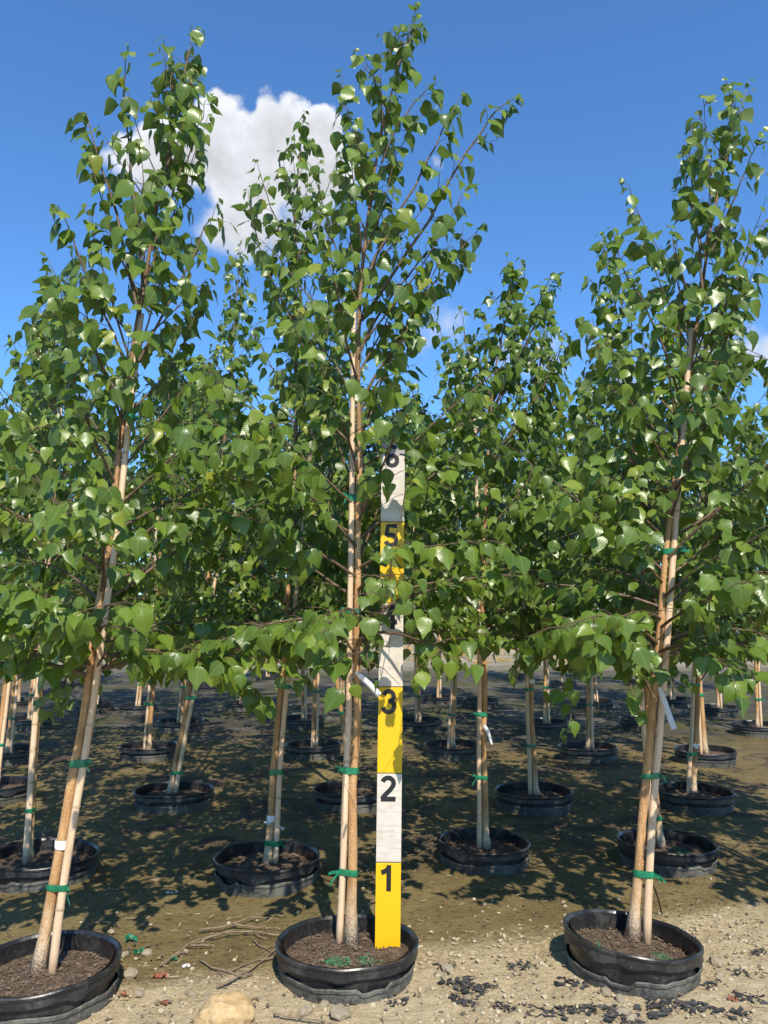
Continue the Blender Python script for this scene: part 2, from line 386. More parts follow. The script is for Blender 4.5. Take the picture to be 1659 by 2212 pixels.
def tag(o, label=None, cat=None, group=None, kind=None):
    if label: o['label'] = label
    if cat: o['category'] = cat
    if group: o['group'] = group
    if kind: o['kind'] = kind
    return o
def thing(name, loc, label, cat, group=None, rot=None):
    return tag(put(name, None, None, loc, rot), label, cat, group)
def tube(mb, pts, rad, sides=8, mi=0, cap=True):
    pts = np.asarray(pts, float); n = len(pts); rad = np.broadcast_to(rad, (n,))
    tan = np.gradient(pts, axis=0); tan /= np.linalg.norm(tan, axis=1)[:, None] + 1e-12
    ref = np.array([0, 1, 0.]) if abs(tan[0][1]) < .9 else np.array([1, 0, 0.])
    u = np.cross(tan[0], ref); u /= np.linalg.norm(u)
    ang = np.linspace(0, 2 * np.pi, sides, endpoint=False); ca, sa = np.cos(ang)[:, None], np.sin(ang)[:, None]
    V = []
    for i in range(n):
        u = u - tan[i] * np.dot(u, tan[i]); u /= np.linalg.norm(u) + 1e-12
        w = np.cross(tan[i], u)
        V.append(pts[i] + rad[i] * (ca * u + sa * w))
    F = []
    for i in range(n - 1):
        for j in range(sides):
            k = (j + 1) % sides
            F.append((i * sides + j, i * sides + k, (i + 1) * sides + k, (i + 1) * sides + j))
    if cap:
        F.append(tuple(range(sides - 1, -1, -1))); F.append(tuple((n - 1) * sides + j for j in range(sides)))
    mb.add(np.concatenate(V), F, mi)
def lathe(mb, prof, seg, fn=None, mi=0, close=False):
    n = len(prof); V = []; F = []
    for i, (r, z) in enumerate(prof):
        for j in range(seg):
            a = 2 * math.pi * j / seg; x, y, zz = r * math.cos(a), r * math.sin(a), z
            if fn: x, y, zz = fn(x, y, zz, a, i)
            V.append((x, y, zz))
    for i in range(n - 1 + (1 if close else 0)):
        for j in range(seg):
            k = (j + 1) % seg; i2 = (i + 1) % n
            F.append((i * seg + j, i * seg + k, i2 * seg + k, i2 * seg + j))
    mb.add(V, F, mi)
def box(mb, x0, x1, y0, y1, z0, z1, mi=0):
    V = [(x, y, z) for z in (z0, z1) for y in (y0, y1) for x in (x0, x1)]
    mb.add(V, [(0, 2, 3, 1), (4, 5, 7, 6), (0, 1, 5, 4), (2, 6, 7, 3), (0, 4, 6, 2), (1, 3, 7, 5)], mi)
def nz(x, y, z, s=1.0): return mnoise.noise(Vector((x * s, y * s, z * s)))
def norm(a): return a / (np.linalg.norm(a, axis=-1, keepdims=True) + 1e-12)

# ------------------------------------------------------------------ ground
def build_ground():
    def axis(lo, hi, step, far_lo, far_hi):
        a = list(np.arange(lo, hi + 1e-6, step)); s = step; v = hi; b = []
        while v < far_hi: s *= 1.45; v += s; b.append(min(v, far_hi))
        s = step; v = lo; c = []
        while v > far_lo: s *= 1.45; v -= s; c.append(max(v, far_lo))
        return np.array(c[::-1] + a + b)
    xs = axis(-2.3, 2.3, .022, -700, 700); ys = axis(1.9, 5.0, .022, -120, 1500)
    V = []
    for y in ys:
        for x in xs:
            z = 0.0
            if -6 < x < 6 and 0 < y < 12:
                z = .012 * nz(x, y, 3, 2.2) + .006 * nz(x, y, 7, 8)
                g = min(1, max(0, (3.0 + .25 * x - y) / .3 + .5))
                if g > 0 and -2.4 < x < 2.4 and y > 1.8: z += g * (.0075 * nz(x, y, 1, 21) + .0045 * nz(x, y, 5, 40))
            V.append((x, y, z))
    nx = len(xs)
    F = [(j * nx + i, j * nx + i + 1, (j + 1) * nx + i + 1, (j + 1) * nx + i) for j in range(len(ys) - 1) for i in range(nx - 1)]
    mb = MB(); mb.add(V, F)
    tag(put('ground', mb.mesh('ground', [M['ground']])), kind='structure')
build_ground()

# ------------------------------------------------------------------ leaves
WIDTH = [(0, .02), (.05, .17), (.13, .305), (.25, .375), (.38, .37), (.53, .295), (.69, .180), (.85, .065), (1.0, .0)]
def leaf_geo(st, curl, dome, fold, twist):
    ys = [w[0] for w in st]; V = []; L = []; F = []
    k = len(st)
    for i, (y, wd) in enumerate(st):
        for s in (-1, 0, 1):
            if i == k - 1 and s != 0: continue
            x = s * (wd + (.018 if i % 2 else -.012) * (0 < i < k - 1))
            V.append((x, y, 0.0)); L.append((x, y, 0))
    def ix(i, s): return i * 3 + (s + 1) if i < k - 1 else (k - 1) * 3
    for i in range(k - 2):
        F.append((ix(i, -1), ix(i, 0), ix(i + 1, 0), ix(i + 1, -1))); F.append((ix(i, 0), ix(i, 1), ix(i + 1, 1), ix(i + 1, 0)))
    F.append((ix(k - 2, -1), ix(k - 2, 0), ix(k - 1, 0))); F.append((ix(k - 2, 0), ix(k - 2, 1), ix(k - 1, 0)))
    out = []
    for x, y, z in V:
        z = abs(x) * fold - dome * x * x + .02 * math.sin(9 * y + 3 * x)
        a = curl * y
        yy = math.sin(a) / curl if abs(curl) > 1e-3 else y
        zz = -(1 - math.cos(a)) / curl if abs(curl) > 1e-3 else 0
        yy += z * math.sin(a); zz += z * math.cos(a)
        tw = twist * y; xx = x * math.cos(tw) - zz * 0; zz += x * math.sin(tw)
        out.append((xx, yy, zz))
    o = len(out)                                             # the stalk, joined to the blade's base
    pet = [(-.016, -.24, -.13), (.016, -.24, -.13)]
    out += pet; L += [(0, -.2, 0), (0, -.2, 0)]
    F.append((o, o + 1, ix(0, 1), ix(0, -1)))
    out = np.array(out) - np.array((0, -.24, -.13))
    return out, F, np.array(L, float)
rl = random.Random(11)
HI = [leaf_geo(WIDTH, c, d, f, t) for c, d, f, t in ((.55, .5, .05, .2), (.9, .9, .0, -.35), (.25, .2, .22, .25), (1.35, .7, .1, .5), (.15, .75, .0, -.2), (.7, -.1, .42, -.5))]
LOW = [WIDTH[i] for i in (0, 2, 4, 6, 8)]
LO = [leaf_geo(LOW, c, d, f, t) for c, d, f, t in ((.55, .5, .05, .2), (.9, .9, .0, -.35), (.25, .2, .22, .25), (1.35, .7, .1, .5))]
def geo_mesh(name, g, mats):
    mb = MB(); mb.add(g[0], g[1]); return mb.mesh(name, mats, True, g[2])
LEAF_MESH = [geo_mesh('leaf_blade', g, [M['leaf']]) for g in HI]

def frames(a, n):
    a = norm(a); n = norm(n - a * np.sum(a * n, axis=1, keepdims=True)); x = np.cross(a, n)
    return np.stack([x, a, n], axis=2)                       # columns x, y, z
def leaves_mesh(name, pos, R, size, kinds, geos, mats, extra=None):
    """All the given leaves (and, with extra, twigs) as one mesh."""
    V = []; F = []; L = []; off = 0
    for g in range(len(geos)):
        sel = np.where(kinds % len(geos) == g)[0]
        if not len(sel): continue
        v, f, l = geos[g]
        W = np.einsum('nij,vj->nvi', R[sel] * size[sel][:, None, None], v) + pos[sel][:, None, :]
        V.append(W.reshape(-1, 3)); L.append(np.tile(l, (len(sel), 1)))
        nv = len(v)
        for k in range(len(sel)):
            o = off + k * nv
            F.extend([tuple(i + o for i in q) for q in f])
        off += nv * len(sel)
    mb = MB(); mb.add(np.concatenate(V), F, 0)
    lp = np.concatenate(L)
    if extra is not None:
        n0 = mb.n
        for e in extra: tube(mb, e[0], e[1], e[2], 1, False)
        lp = np.concatenate([lp, np.zeros((mb.n - n0, 3))])
    return mb.mesh(name, mats, True, lp)

# ------------------------------------------------------------------ birches
SUNV = np.array(SUN_DIR)
def interp_path(ctrl, n):
    ctrl = np.asarray(ctrl, float); m = len(ctrl); out = []
    for i in range(n):
        u = i / (n - 1) * (m - 1); k = min(int(u), m - 2); f = u - k
        p0, p1, p2, p3 = ctrl[max(k - 1, 0)], ctrl[k], ctrl[k + 1], ctrl[min(k + 2, m - 1)]
        out.append(.5 * ((2 * p1) + (-p0 + p2) * f + (2 * p0 - 5 * p1 + 4 * p2 - p3) * f * f + (-p0 + 3 * p1 - 3 * p2 + p3) * f ** 3))
    return np.array(out)
def grow(path, r0, seed, nbr, h0, lmax, leaf_len=.069, spacing=.031, twig_gap=.056, limbs=(), thin=1.0):
    """Trunk path (local, base at origin) -> trunk points, branches with twigs, leaf frames."""
    rg = np.random.default_rng(seed); H = path[-1][2]
    T = interp_path(path, 26); z = T[:, 2]
    wob = np.stack([np.array([nz(seed, q * 3.1, 0), nz(seed, q * 3.1, 9), 0]) for q in z]) * .014
    wob *= np.minimum(1, z / .5)[:, None] * (1 - z / H)[:, None]; T = T + wob
    tr = r0 * (1 - z / H) ** .85 + .0010
    tr[0] *= 1.75; tr[1] *= 1.1
    def at(h): return np.array([np.interp(h, z, T[:, k]) for k in range(3)])
    br = []; LP = []; LA = []; LN = []; LS = []
    axis_xy = lambda p: at(min(max(p[2], 0), H))
    def leaf(p, d, side, big=1.0):
        o = p - axis_xy(p); o[2] = 0; o = o / (np.linalg.norm(o) + .05)
        s = np.cross(d, [0, 0, 1.]); s = s / (np.linalg.norm(s) + 1e-6) * side
        hn = p[2] / H
        g = rg.uniform(.35, 1.25) + .25 * hn
        a = .5 * s + .35 * d + .30 * o + np.array([0, 0, -g]) + rg.normal(0, .28, 3)
        n = np.array([0, 0, .55]) + .40 * o + .55 * SUNV * np.array([1, 1, .6]) + rg.normal(0, .42, 3)
        LP.append(p); LA.append(a); LN.append(n); LS.append(leaf_len * big * rg.uniform(.68, 1.22))
    ga = rg.uniform(0, 6.28)
    for i in range(nbr):
        hn = ((i + rg.uniform(0, .9)) / nbr) ** (1.2 + .4 * thin)
        h = h0 + (H * .955 - h0) * hn
        ga += 2.4 + rg.uniform(-.45, .45)
        prof = np.interp(hn, [0, .1, .3, .5, .7, .87, 1], [.85, 1.05, 1.0, .92, .66, .42, .22])
        L = lmax * prof * (rg.uniform(.62, 1.25) if hn > .25 else rg.uniform(.75, 1.15))
        e0 = math.radians(np.interp(hn, [0, .12, .35, .7, 1], [24, 30, 48, 60, 66]) + rg.uniform(-10, 10))
        p = at(h); d = np.array([math.cos(ga) * math.cos(e0), math.sin(ga) * math.cos(e0), math.sin(e0)])
        m = 8; pts = [p.copy()]; q = p.copy(); dd = d.copy()
        bend = np.interp(hn, [0, .25, 1], [-.10, .03, .10]) + rg.uniform(-.06, .06)
        for k in range(m):
            dd = dd + np.array([0, 0, bend]) + rg.normal(0, .045, 3); dd /= np.linalg.norm(dd)
            q = q + dd * L / m; pts.append(q.copy())
        pts = np.array(pts)
        rb = min(np.interp(h, z, tr) * .52, .0026 + .0095 * L)
        twigs = []; nt = max(2, int(L * .8 / (twig_gap * (1 + 2.2 * thin * max(0, hn - .25)))))
        for k in range(nt):
            u = .2 + .75 * (k + rg.uniform(0, .8)) / nt; f = u * m; i0 = min(int(f), m - 1)
            tp = pts[i0] + (pts[i0 + 1] - pts[i0]) * (f - i0); bd = norm(pts[i0 + 1] - pts[i0])
            sd = 1 if k % 2 else -1
            s = np.cross(bd, [0, 0, 1.]); s = s / (np.linalg.norm(s) + 1e-6) * sd
            td = norm(bd * .75 + s * .8 + rg.normal(0, .30, 3)); tl = rg.uniform(.09, .26) * (1.05 - .55 * u) * (1.25 - .95 * hn)
            t1 = tp + td * tl * .5 + np.array([0, 0, .004]); t2 = tp + td * tl + np.array([0, 0, -.10 * tl]) 
            twigs.append((np.array([tp, t1, t2]), np.array([.0017, .0013, .0007]), 4))
            nl = max(2, int(tl / (spacing * (1 + .7 * thin * hn))))
            for j in range(nl):
                w = (j + .6) / nl; lp_ = tp + (t2 - tp) * w
                leaf(lp_, td, 1 if j % 2 else -1, 1.06 - .3 * (w > .9))
        nl = int(L * .7 / (spacing * 1.15 * (1 + .8 * thin * hn)))
        for j in range(nl):
            u = .28 + .72 * (j + .5) / nl; f = u * m; i0 = min(int(f), m - 1)
            lp_ = pts[i0] + (pts[i0 + 1] - pts[i0]) * (f - i0)
            leaf(lp_, norm(pts[i0 + 1] - pts[i0]), 1 if j % 2 else -1, 1.1 - .55 * max(0, u - .85) / .15)
        for sd in (-1, 1): leaf(pts[-1], norm(pts[-1] - pts[-2]), sd, rg.uniform(.35, .6))
        br.append((pts, np.linspace(rb, .0009, m + 1), twigs))
    for ctrl_ in limbs:                                      # limbs surveyed one by one
        pts = interp_path(ctrl_, 11); L = np.sum(np.linalg.norm(np.diff(pts, axis=0), axis=1)); twigs = []
        pts = pts + rg.normal(0, .004, pts.shape)
        nl = int(L * .86 / (spacing * 1.35)); f_ = lambda u: np.array([np.interp(u * 10, range(11), pts[:, k]) for k in range(3)])
        for j in range(nl):
            u = .12 + .88 * (j + .5) / nl; d_ = norm(f_(min(1, u + .02)) - f_(u - .02))
            if j % 3 == 1 and u < .8:
                s_ = np.cross(d_, [0, 1., 0]) * (1 if j % 2 else -1) + rg.normal(0, .4, 3); tl = rg.uniform(.04, .11); e_ = f_(u) + norm(d_ * .8 + s_ * .7) * tl
                twigs.append((np.array([f_(u), (f_(u) + e_) / 2, e_]), np.array([.0014, .0011, .0007]), 4))
                for w in (.5, .95): leaf(f_(u) + (e_ - f_(u)) * w, norm(e_ - f_(u)), 1 if w > .6 else -1, 1.0)
            leaf(f_(u), d_, 1 if j % 2 else -1, 1.12 - .55 * max(0, u - .86) / .14)
        for sd in (-1, 1): leaf(pts[-1], norm(pts[-1] - pts[-2]), sd, rg.uniform(.35, .6))
        br.append((pts, np.linspace(.0026 + .0045 * L, .0009, 11), twigs))
    nl = int(H * .28 / .045)
    for j in range(nl):
        h = H * (.72 + .28 * (j + .5) / nl); leaf(at(h), np.array([math.cos(j * 2.4), math.sin(j * 2.4), .6]), 1 if j % 2 else -1, 1.1 - .5 * (j > nl - 3))
    for sd in (-1, 1, -1): leaf(T[-1], norm(T[-1] - T[-2]), sd, rg.uniform(.4, .65))
    P_, A_, N_, S_ = map(np.array, (LP, LA, LN, LS))
    return T, tr, br, P_, frames(A_, N_), S_, np.random.default_rng(seed + 1).integers(0, 999, len(S_))

def trunk_mesh(T, tr, sides=12):
    mb = MB(); tube(mb, T, tr, sides, 0, True)
    v = mb.v[0]
    for i in range(len(v)):                                  # knots, flattened sides and the root flare
        r = nz(v[i][0], v[i][1], v[i][2] * .35, 21)
        k = min(i // sides, len(T) - 1)
        v[i][:2] += (v[i][:2] - T[k][:2]) * .16 * r
    return mb.mesh('trunk', [M['bark']])

def in_view(w):
    y = w[:, 1] * COSP + (w[:, 2] - CAM_H) * SINP; u = w[:, 0] / y * FOC
    v = ((w[:, 2] - CAM_H) * COSP - w[:, 1] * SINP) / y * FOC
    return (np.abs(u) < 845) & (np.abs(v) < 1120), y
def birch(base, ctrl, r0, seed, nbr, h0, lmax, label, group, singles, hi=True, per_branch=True, clear=(), **kw):
    """One birch: ctrl are points relative to its foot."""
    root = thing('birch_tree', base, label, 'tree', group)
    T, tr, br, LP, R, S, K = grow([(0, 0, 0)] + ctrl, r0, seed, nbr, h0, lmax, **kw)
    if len(clear):                                           # twigs thinned out where the stem and the board show
        C_ = LP + np.array(base) + R[:, :, 1] * S[:, None] * .6; dep = C_[:, 1] * COSP + (C_[:, 2] - CAM_H) * SINP
        u = 829.5 + C_[:, 0] / dep * FOC; v = 1106 - ((C_[:, 2] - CAM_H) * COSP - C_[:, 1] * SINP) / dep * FOC
        keep = np.ones(len(S), bool); dice = np.random.default_rng(seed + 5).random(len(S))
        for x0, y0, x1, y1, p in clear: keep &= ~((u > x0) & (u < x1) & (v > y0) & (v < y1) & (dep < base[1] + .12) & (dice < p))
        LP, R, S, K = LP[keep], R[keep], S[keep], K[keep]
    put('trunk', trunk_mesh(T, tr), root)
    extra = None
    if per_branch:
        for pts, rad, tw in br:
            mb = MB(); tube(mb, pts, rad, 6, 0, False)
            for t_ in tw: tube(mb, t_[0], t_[1], t_[2], 0, False)
            put('branch', mb.mesh('branch', [M['branch']]), root)
    else:
        extra = []
        for pts, rad, tw in br: extra.append((pts[::2], rad[::2], 4)); extra += [(t_[0][[0, 2]], t_[1][[0, 2]], 3) for t_ in tw]
    n = len(S); single = np.zeros(n, bool)
    if singles:
        W = LP + np.array(base); vis, depth = in_view(W)
        order = np.argsort(np.where(vis, depth, 99) / (S ** .6) , kind='stable')[:singles]
        single[order] = True; single &= vis
        for i in np.where(single)[0]:
            o = put('leaf', LEAF_MESH[K[i] % 6], root)
            m4 = np.eye(4); m4[:3, :3] = R[i] * S[i]; m4[:3, 3] = LP[i]
            o.matrix_local = Matrix(m4.tolist())
    rest = ~single
    fo = put('foliage', leaves_mesh('foliage', LP[rest], R[rest], S[rest], K[rest], HI if hi else LO, [M['leaf'], M['branch']], extra), root)
    fo['kind'] = 'stuff'
    return root, T, tr

# ------------------------------------------------------------------ pots
def crisp(me, deg=32):
    me.set_sharp_from_angle(angle=math.radians(deg)); return me
TILT = {}
def pot(base, seed, label, group, tilt=(0, 0), rad=.245, h=.105, soil_z=.055, seg=72, torn=True):
    rp = random.Random(seed); sx = rp.uniform(0, 50)
    root = thing('nursery_pot', base, label, 'plant pot', group); TILT[root.name] = tilt
    ell = rp.uniform(-.03, .03); ea = rp.uniform(0, 3.1)
    def warp(x, y, z, a, i):
        k = 1 + ell * math.cos(2 * (a - ea)) + .012 * nz(math.cos(a) * 1.4, math.sin(a) * 1.4, sx)
        zz = z
        if z > .02: zz += tilt[0] * x + tilt[1] * y + .005 * nz(math.cos(a) * 2.2, math.sin(a) * 2.2, sx + 5)
        return x * k, y * k, zz
    def rimwarp(x, y, z, a, i):
        x, y, z = warp(x, y, z, a, i)
        d = max(0, nz(math.cos(a) * 3.4, math.sin(a) * 3.4, sx + 9) - .12)
        if i in (1, 2): z -= .045 * d; x *= 1 + .03 * d; y *= 1 + .03 * d          # dents in the hanging lip
        return x, y, z
    rw, rr = rad - .016, rad
    mb = MB(); lathe(mb, [(rw - .004, h - .004), (rw + .001, .030), (rw - .012, -.06)], seg, warp)
    lathe(mb, [(rw - .016, -.02), (rw - .007, .03), (rw - .006, h - .004)], seg, warp)
    put('wall', crisp(mb.mesh('wall', [M['pot']])), root)
    mb = MB(); lathe(mb, [(rw - .004, h - .026), (rr - .002, h - .034), (rr + .001, h - .033), (rr - .001, h - .012), (rr + .003, h - .010), (rr + .004, h - .002), (rr + .001, h + .002), (rr - .005, h + .002), (rr - .008, h - .004), (rw - .006, h - .020)], seg, rimwarp)
    put('rim', crisp(mb.mesh('rim', [M['pot']])), root)
    mb = MB()                                                # the socket pot it stands in, torn at the edge
    def sock(x, y, z, a, i):
        k = 1 + .014 * nz(math.cos(a) * 1.6, math.sin(a) * 1.6, sx + 20)
        if i in (1, 2, 3, 4, 5):
            q = nz(math.cos(a) * 3.1, math.sin(a) * 3.1, sx + 31) + .5 * nz(math.cos(a) * 9, math.sin(a) * 9, sx)
            z += (.008 if torn else .003) * q - (.014 if torn and math.sin(2 * a + sx) > .93 else 0)
            k += .006 * max(0, q) * (i in (2, 3))
        return x * k, y * k, z
    lathe(mb, [(rad - .012, -.03), (rad - .009, .034), (rad - .004, .036), (rad - .003, .045), (rad - .007, .048), (rad - .010, .045), (rad - .0125, .01)], seg, sock)
    put('socket', crisp(mb.mesh('socket', [M['socket']])), root)
    mb = MB(); V = [(0, 0, soil_z + .012)]; F = []; nr = 9; sg = 40
    for i in range(1, nr + 1):
        r = (rw - .003) * i / nr
        for j in range(sg):
            a = 2 * math.pi * j / sg; x, y = r * math.cos(a), r * math.sin(a)
            z = soil_z + .012 * (1 - i / nr) + .010 * nz(x, y, sx, 14) + .006 * nz(x, y, sx, 45)
            x, y, z = warp(x, y, z, a, 0); V.append((x, y, z))
    for j in range(sg): F.append((0, 1 + j, 1 + (j + 1) % sg))
    for i in range(nr - 1):
        for j in range(sg):
            k = (j + 1) % sg; F.append((1 + i * sg + j, 1 + (i + 1) * sg + j, 1 + (i + 1) * sg + k, 1 + i * sg + k))
    mb.add(V, F); put('soil', mb.mesh('soil', [M['soil']]), root)
    return root
def chips(root, seed, rad, z, n, mat, name, size=(.002, .008), centre=(0, 0), flat=.35):
    tx, ty = TILT.get(root.name, (0, 0)); root = [c for c in root.children if c.name.startswith('soil')][0]
    rg = random.Random(seed); mb = MB()
    for k in range(n):
        r = rad * math.sqrt(rg.random()); a = rg.uniform(0, 6.28); x, y = centre[0] + r * math.cos(a), centre[1] + r * math.sin(a)
        s = rg.uniform(*size); e = s * rg.uniform(.25, .6); q = rg.uniform(0, 6.28); c, si = math.cos(q), math.sin(q); zz = z + tx * x + ty * y - .012 * r / max(rad, .2) + .006 * nz(x, y, 0, 14) + rg.uniform(0, .004)
        b = [(-s, -e), (s, -e * .6), (s * .8, e), (-s * .7, e * .8)]
        t1, t2 = rg.uniform(-.4, .4), rg.uniform(-.4, .4)
        lo = [(x + u * c - w * si, y + u * si + w * c, zz + u * t1 + w * t2) for u, w in b]
        mb.add(lo + [(p[0], p[1], p[2] + s * flat) for p in lo], [(3, 2, 1, 0), (4, 5, 6, 7), (0, 1, 5, 4), (1, 2, 6, 5), (2, 3, 7, 6), (3, 0, 4, 7)])
    return tag(put(name, mb.mesh(name, [M[mat]], False), root), kind='stuff')

# ------------------------------------------------------------------ bamboo stakes with green ties
def stake(T, tr, base, side, length, r, label, group, ties=(), white=(), seed=0, foot=(0, 0), nodes=True, hang=True):
    """A cane set beside the trunk on the given side (dx, dy); ties are heights."""
    root = thing('bamboo_stake', (base[0], base[1], base[2]), label, 'stake', group)
    rg = random.Random(seed); side = np.array([*side, 0.]); side /= np.linalg.norm(side)
    z = T[:, 2]
    def trunk_at(h): return np.array([np.interp(h, z, T[:, k]) for k in range(3)]), np.interp(h, z, tr)
    h1 = max(ties) if ties else length * .6
    hs = np.linspace(-.03, length, 24); pts = []
    for h in hs:
        hq = min(max(h, .0), h1); cc, rr_ = trunk_at(hq)
        if h > h1:
            ca_, _ = trunk_at(h1 - .35); cc = cc + (cc - ca_) / .35 * (h - h1)
        k_ = max(0, 1 - max(h, 0) / .30)
        pts.append(cc + side * (min(rr_, tr[2] * 1.12) + r + .0015 + .006 * k_) + np.array([foot[0], foot[1], 0]) * k_)
        pts[-1][2] = h
    pts = np.array(pts); sm = pts.copy()
    for _ in range(3): sm[1:-1] = (sm[:-2] + sm[1:-1] * 2 + sm[2:]) / 4
    pts = sm; d = np.array([0, 0, 1.])
    rad = r * (1 - .28 * (hs / length)) * np.array([1 + rg.uniform(-.03, .03) for _ in hs])
    mb = MB(); tube(mb, pts, rad, 12)
    put('cane', mb.mesh('cane', [M['cane']]), root)
    if nodes:
        h = rg.uniform(.15, .4)
        while h < length - .1:
            p = np.array([np.interp(h, hs, pts[:, k]) for k in range(3)]); rr_ = np.interp(h, hs, rad)
            mb = MB(); tube(mb, [p + d * q for q in (-.006, -.002, .002, .006)], [rr_ * .99, rr_ * 1.09, rr_ * 1.07, rr_ * .99], 12, 0, False)
            put('node_ring', mb.mesh('node_ring', [M['node']]), root)
            h += rg.uniform(.26, .40)
    for h, mt in [(h, 'tape') for h in ties] + [(h, 'white_tape') for h in white]:
        cc, tr_ = trunk_at(h); p = np.array([np.interp(h, hs, pts[:, k]) for k in range(3)]); rc_ = np.interp(h, hs, rad)
        circ = []
        for q, rr_ in ((cc[:2], tr_ * 1.09 + .0016), (p[:2], rc_ * 1.06 + .0016)):
            if mt == 'white_tape' and q is not cc[:2] and len(circ) == 24: break
            for j in range(24): circ.append((q[0] + rr_ * math.cos(j * math.pi / 12), q[1] + rr_ * math.sin(j * math.pi / 12)))
        circ = sorted(set(circ)); lo = []; up = []           # hull round both stems
        cr = lambda o, a_, b_: (a_[0] - o[0]) * (b_[1] - o[1]) - (a_[1] - o[1]) * (b_[0] - o[0])
        for q in circ:
            while len(lo) > 1 and cr(lo[-2], lo[-1], q) <= 0: lo.pop()
            lo.append(q)
        for q in circ[::-1]:
            while len(up) > 1 and cr(up[-2], up[-1], q) <= 0: up.pop()
            up.append(q)
        hull = lo[:-1] + up[:-1]; n = len(hull); wdt = rg.uniform(.009, .0125) if mt == 'tape' else .014
        sl = rg.uniform(-.12, .12); mb = MB(); V = []
        for e, g_ in ((-1, 0), (-.3, .0012), (.4, .0006), (1, 0)):
            for q in hull:
                c_ = (np.array(q) - (cc[:2] + p[:2]) / 2); k = 1 + g_ / (np.linalg.norm(c_) + 1e-6)
                V.append((c_[0] * k + (cc[0] + p[0]) / 2, c_[1] * k + (cc[1] + p[1]) / 2, h + e * wdt + sl * np.dot(c_, side[:2])))
        mb.add(V, [(i * n + j, i * n + (j + 1) % n, (i + 1) * n + (j + 1) % n, (i + 1) * n + j) for i in range(3) for j in range(n)])
        tie_ob = put('tie' if mt == 'tape' else 'tape_band', mb.mesh('tie', [M[mt]]), root)
        if mt == 'tape' and hang:                            # the knot and its two loose ends
            mb = MB()
            kp = np.array([p[0] + side[0] * rc_, p[1] - rc_ * .7, h])
            for e in range(2):
                dr = np.array([side[0] * rg.uniform(.4, 1), -.4, rg.uniform(-1.2, .5)]); L = rg.uniform(.018, .045); s1 = np.array([.0, .0, .006])
                m_ = kp + dr * L * .5 + np.array([0, -.006, .004]); t_ = kp + dr * L
                mb.add([kp - s1, kp + s1, m_ - s1 * .9, m_ + s1 * .9, t_ - s1 * 1.1, t_ + s1 * .6], [(0, 1, 3, 2), (2, 3, 5, 4)])
            put('tape_end', mb.mesh('tape_end', [M[mt]]), tie_ob)
    return root
def hang_tag(p, q, width, label, mat='tag', bow=.02, group=None, twist=0.0):
    """A flexible plastic tag looped at p and hanging to q."""
    p, q = np.array(p, float), np.array(q, float); d = q - p; s = norm(np.cross(d, [0, 1.0, .15])); n = norm(np.cross(s, d))
    mb = MB(); V = []; L = []; m = 10
    for lay in (0, 1):
        for i in range(m + 1):
            u = i / m; c = p + d * u + n * bow * math.sin(math.pi * u) * 1.0 + np.array([0, 0, 1]) * bow * .8 * math.sin(math.pi * u) - n * lay * .0006
            wd = width * (.55 + .45 * min(1, u * 4)) / 2; ss = s * math.cos(twist * u) + n * math.sin(twist * u)
            V += [c - ss * wd, c + ss * wd]; L += [(-.5, u, 0), (.5, u, 0)]
    o = 2 * (m + 1); F = []
    for i in range(m):
        F.append((2 * i, 2 * i + 1, 2 * i + 3, 2 * i + 2)); F.append((o + 2 * i, o + 2 * i + 2, o + 2 * i + 3, o + 2 * i + 1))
        F.append((2 * i, 2 * i + 2, o + 2 * i + 2, o + 2 * i)); F.append((2 * i + 1, o + 2 * i + 1, o + 2 * i + 3, 2 * i + 3))
    org = p.copy(); mb.add(np.array(V) - org, F)
    return tag(put('plant_tag', mb.mesh('plant_tag', [M[mat]], True, L), None, org), label, 'tag', group)

# ------------------------------------------------------------------ the measuring board
def arc(cx, cy, rx, ry, a0, a1, n=14):
    return [(cx + rx * math.cos(math.radians(a0 + (a1 - a0) * i / n)), cy + ry * math.sin(math.radians(a0 + (a1 - a0) * i / n))) for i in range(n + 1)]
NUMERAL = {1: [[(.40, 0), (.40, 1)], [(.40, .90), (.31, .80), (.20, .74), (.10, .71)]],
           2: [arc(.31, .70, .225, .215, 165, -28) + [(.42, .47), (.20, .25), (.105, .15), (.09, .085)], [(.02, .085), (.62, .085)]],
           3: [arc(.295, .715, .20, .20, 170, -80) + [(.27, .525)], [(.26, .525)] + arc(.295, .30, .235, .22, 85, -172)],
           4: [[(.44, 0), (.44, 1)], [(.44, .93), (.07, .33)], [(.02, .30), (.63, .30)]],
           5: [[(.56, .915), (.17, .915), (.12, .52)] + arc(.305, .31, .225, .225, 125, -165)],
           6: [arc(.32, .31, .215, .225, 0, 360, 22), arc(.36, .50, .27, .415, 180, 62, 12)]}
def numeral_mesh(k, cx, y, z0, H=.088, w=.0165):
    mb = MB()
    for q, line in enumerate(NUMERAL[k]):
        pts = np.array(line, float) * H; pts[:, 0] -= .32 * H
        if k in (1, 4): pts[:, 0] -= .02 * H
        if not (k in (1, 4) and q == 0) : pass
        t = np.gradient(pts, axis=0); t /= np.linalg.norm(t, axis=1)[:, None] + 1e-9; nn = np.stack([-t[:, 1], t[:, 0]], 1)
        L, R = pts + nn * w / 2, pts - nn * w / 2; m = len(pts); V = []
        for lay in (0, 1):
            yy = y - .0005 * q + lay * .0007
            for e in (L, R): V += [(cx + p[0], yy, z0 + p[1]) for p in e]
        F = [(i, i + 1, m + i + 1, m + i) for i in range(m - 1)]
        F += [(i, 2 * m + i, 2 * m + i + 1, i + 1) for i in range(m - 1)] + [(m + i, m + i + 1, 3 * m + i + 1, 3 * m + i) for i in range(m - 1)]
        mb.add(V, F)
    return mb.mesh('numeral', [M['ink']], False)
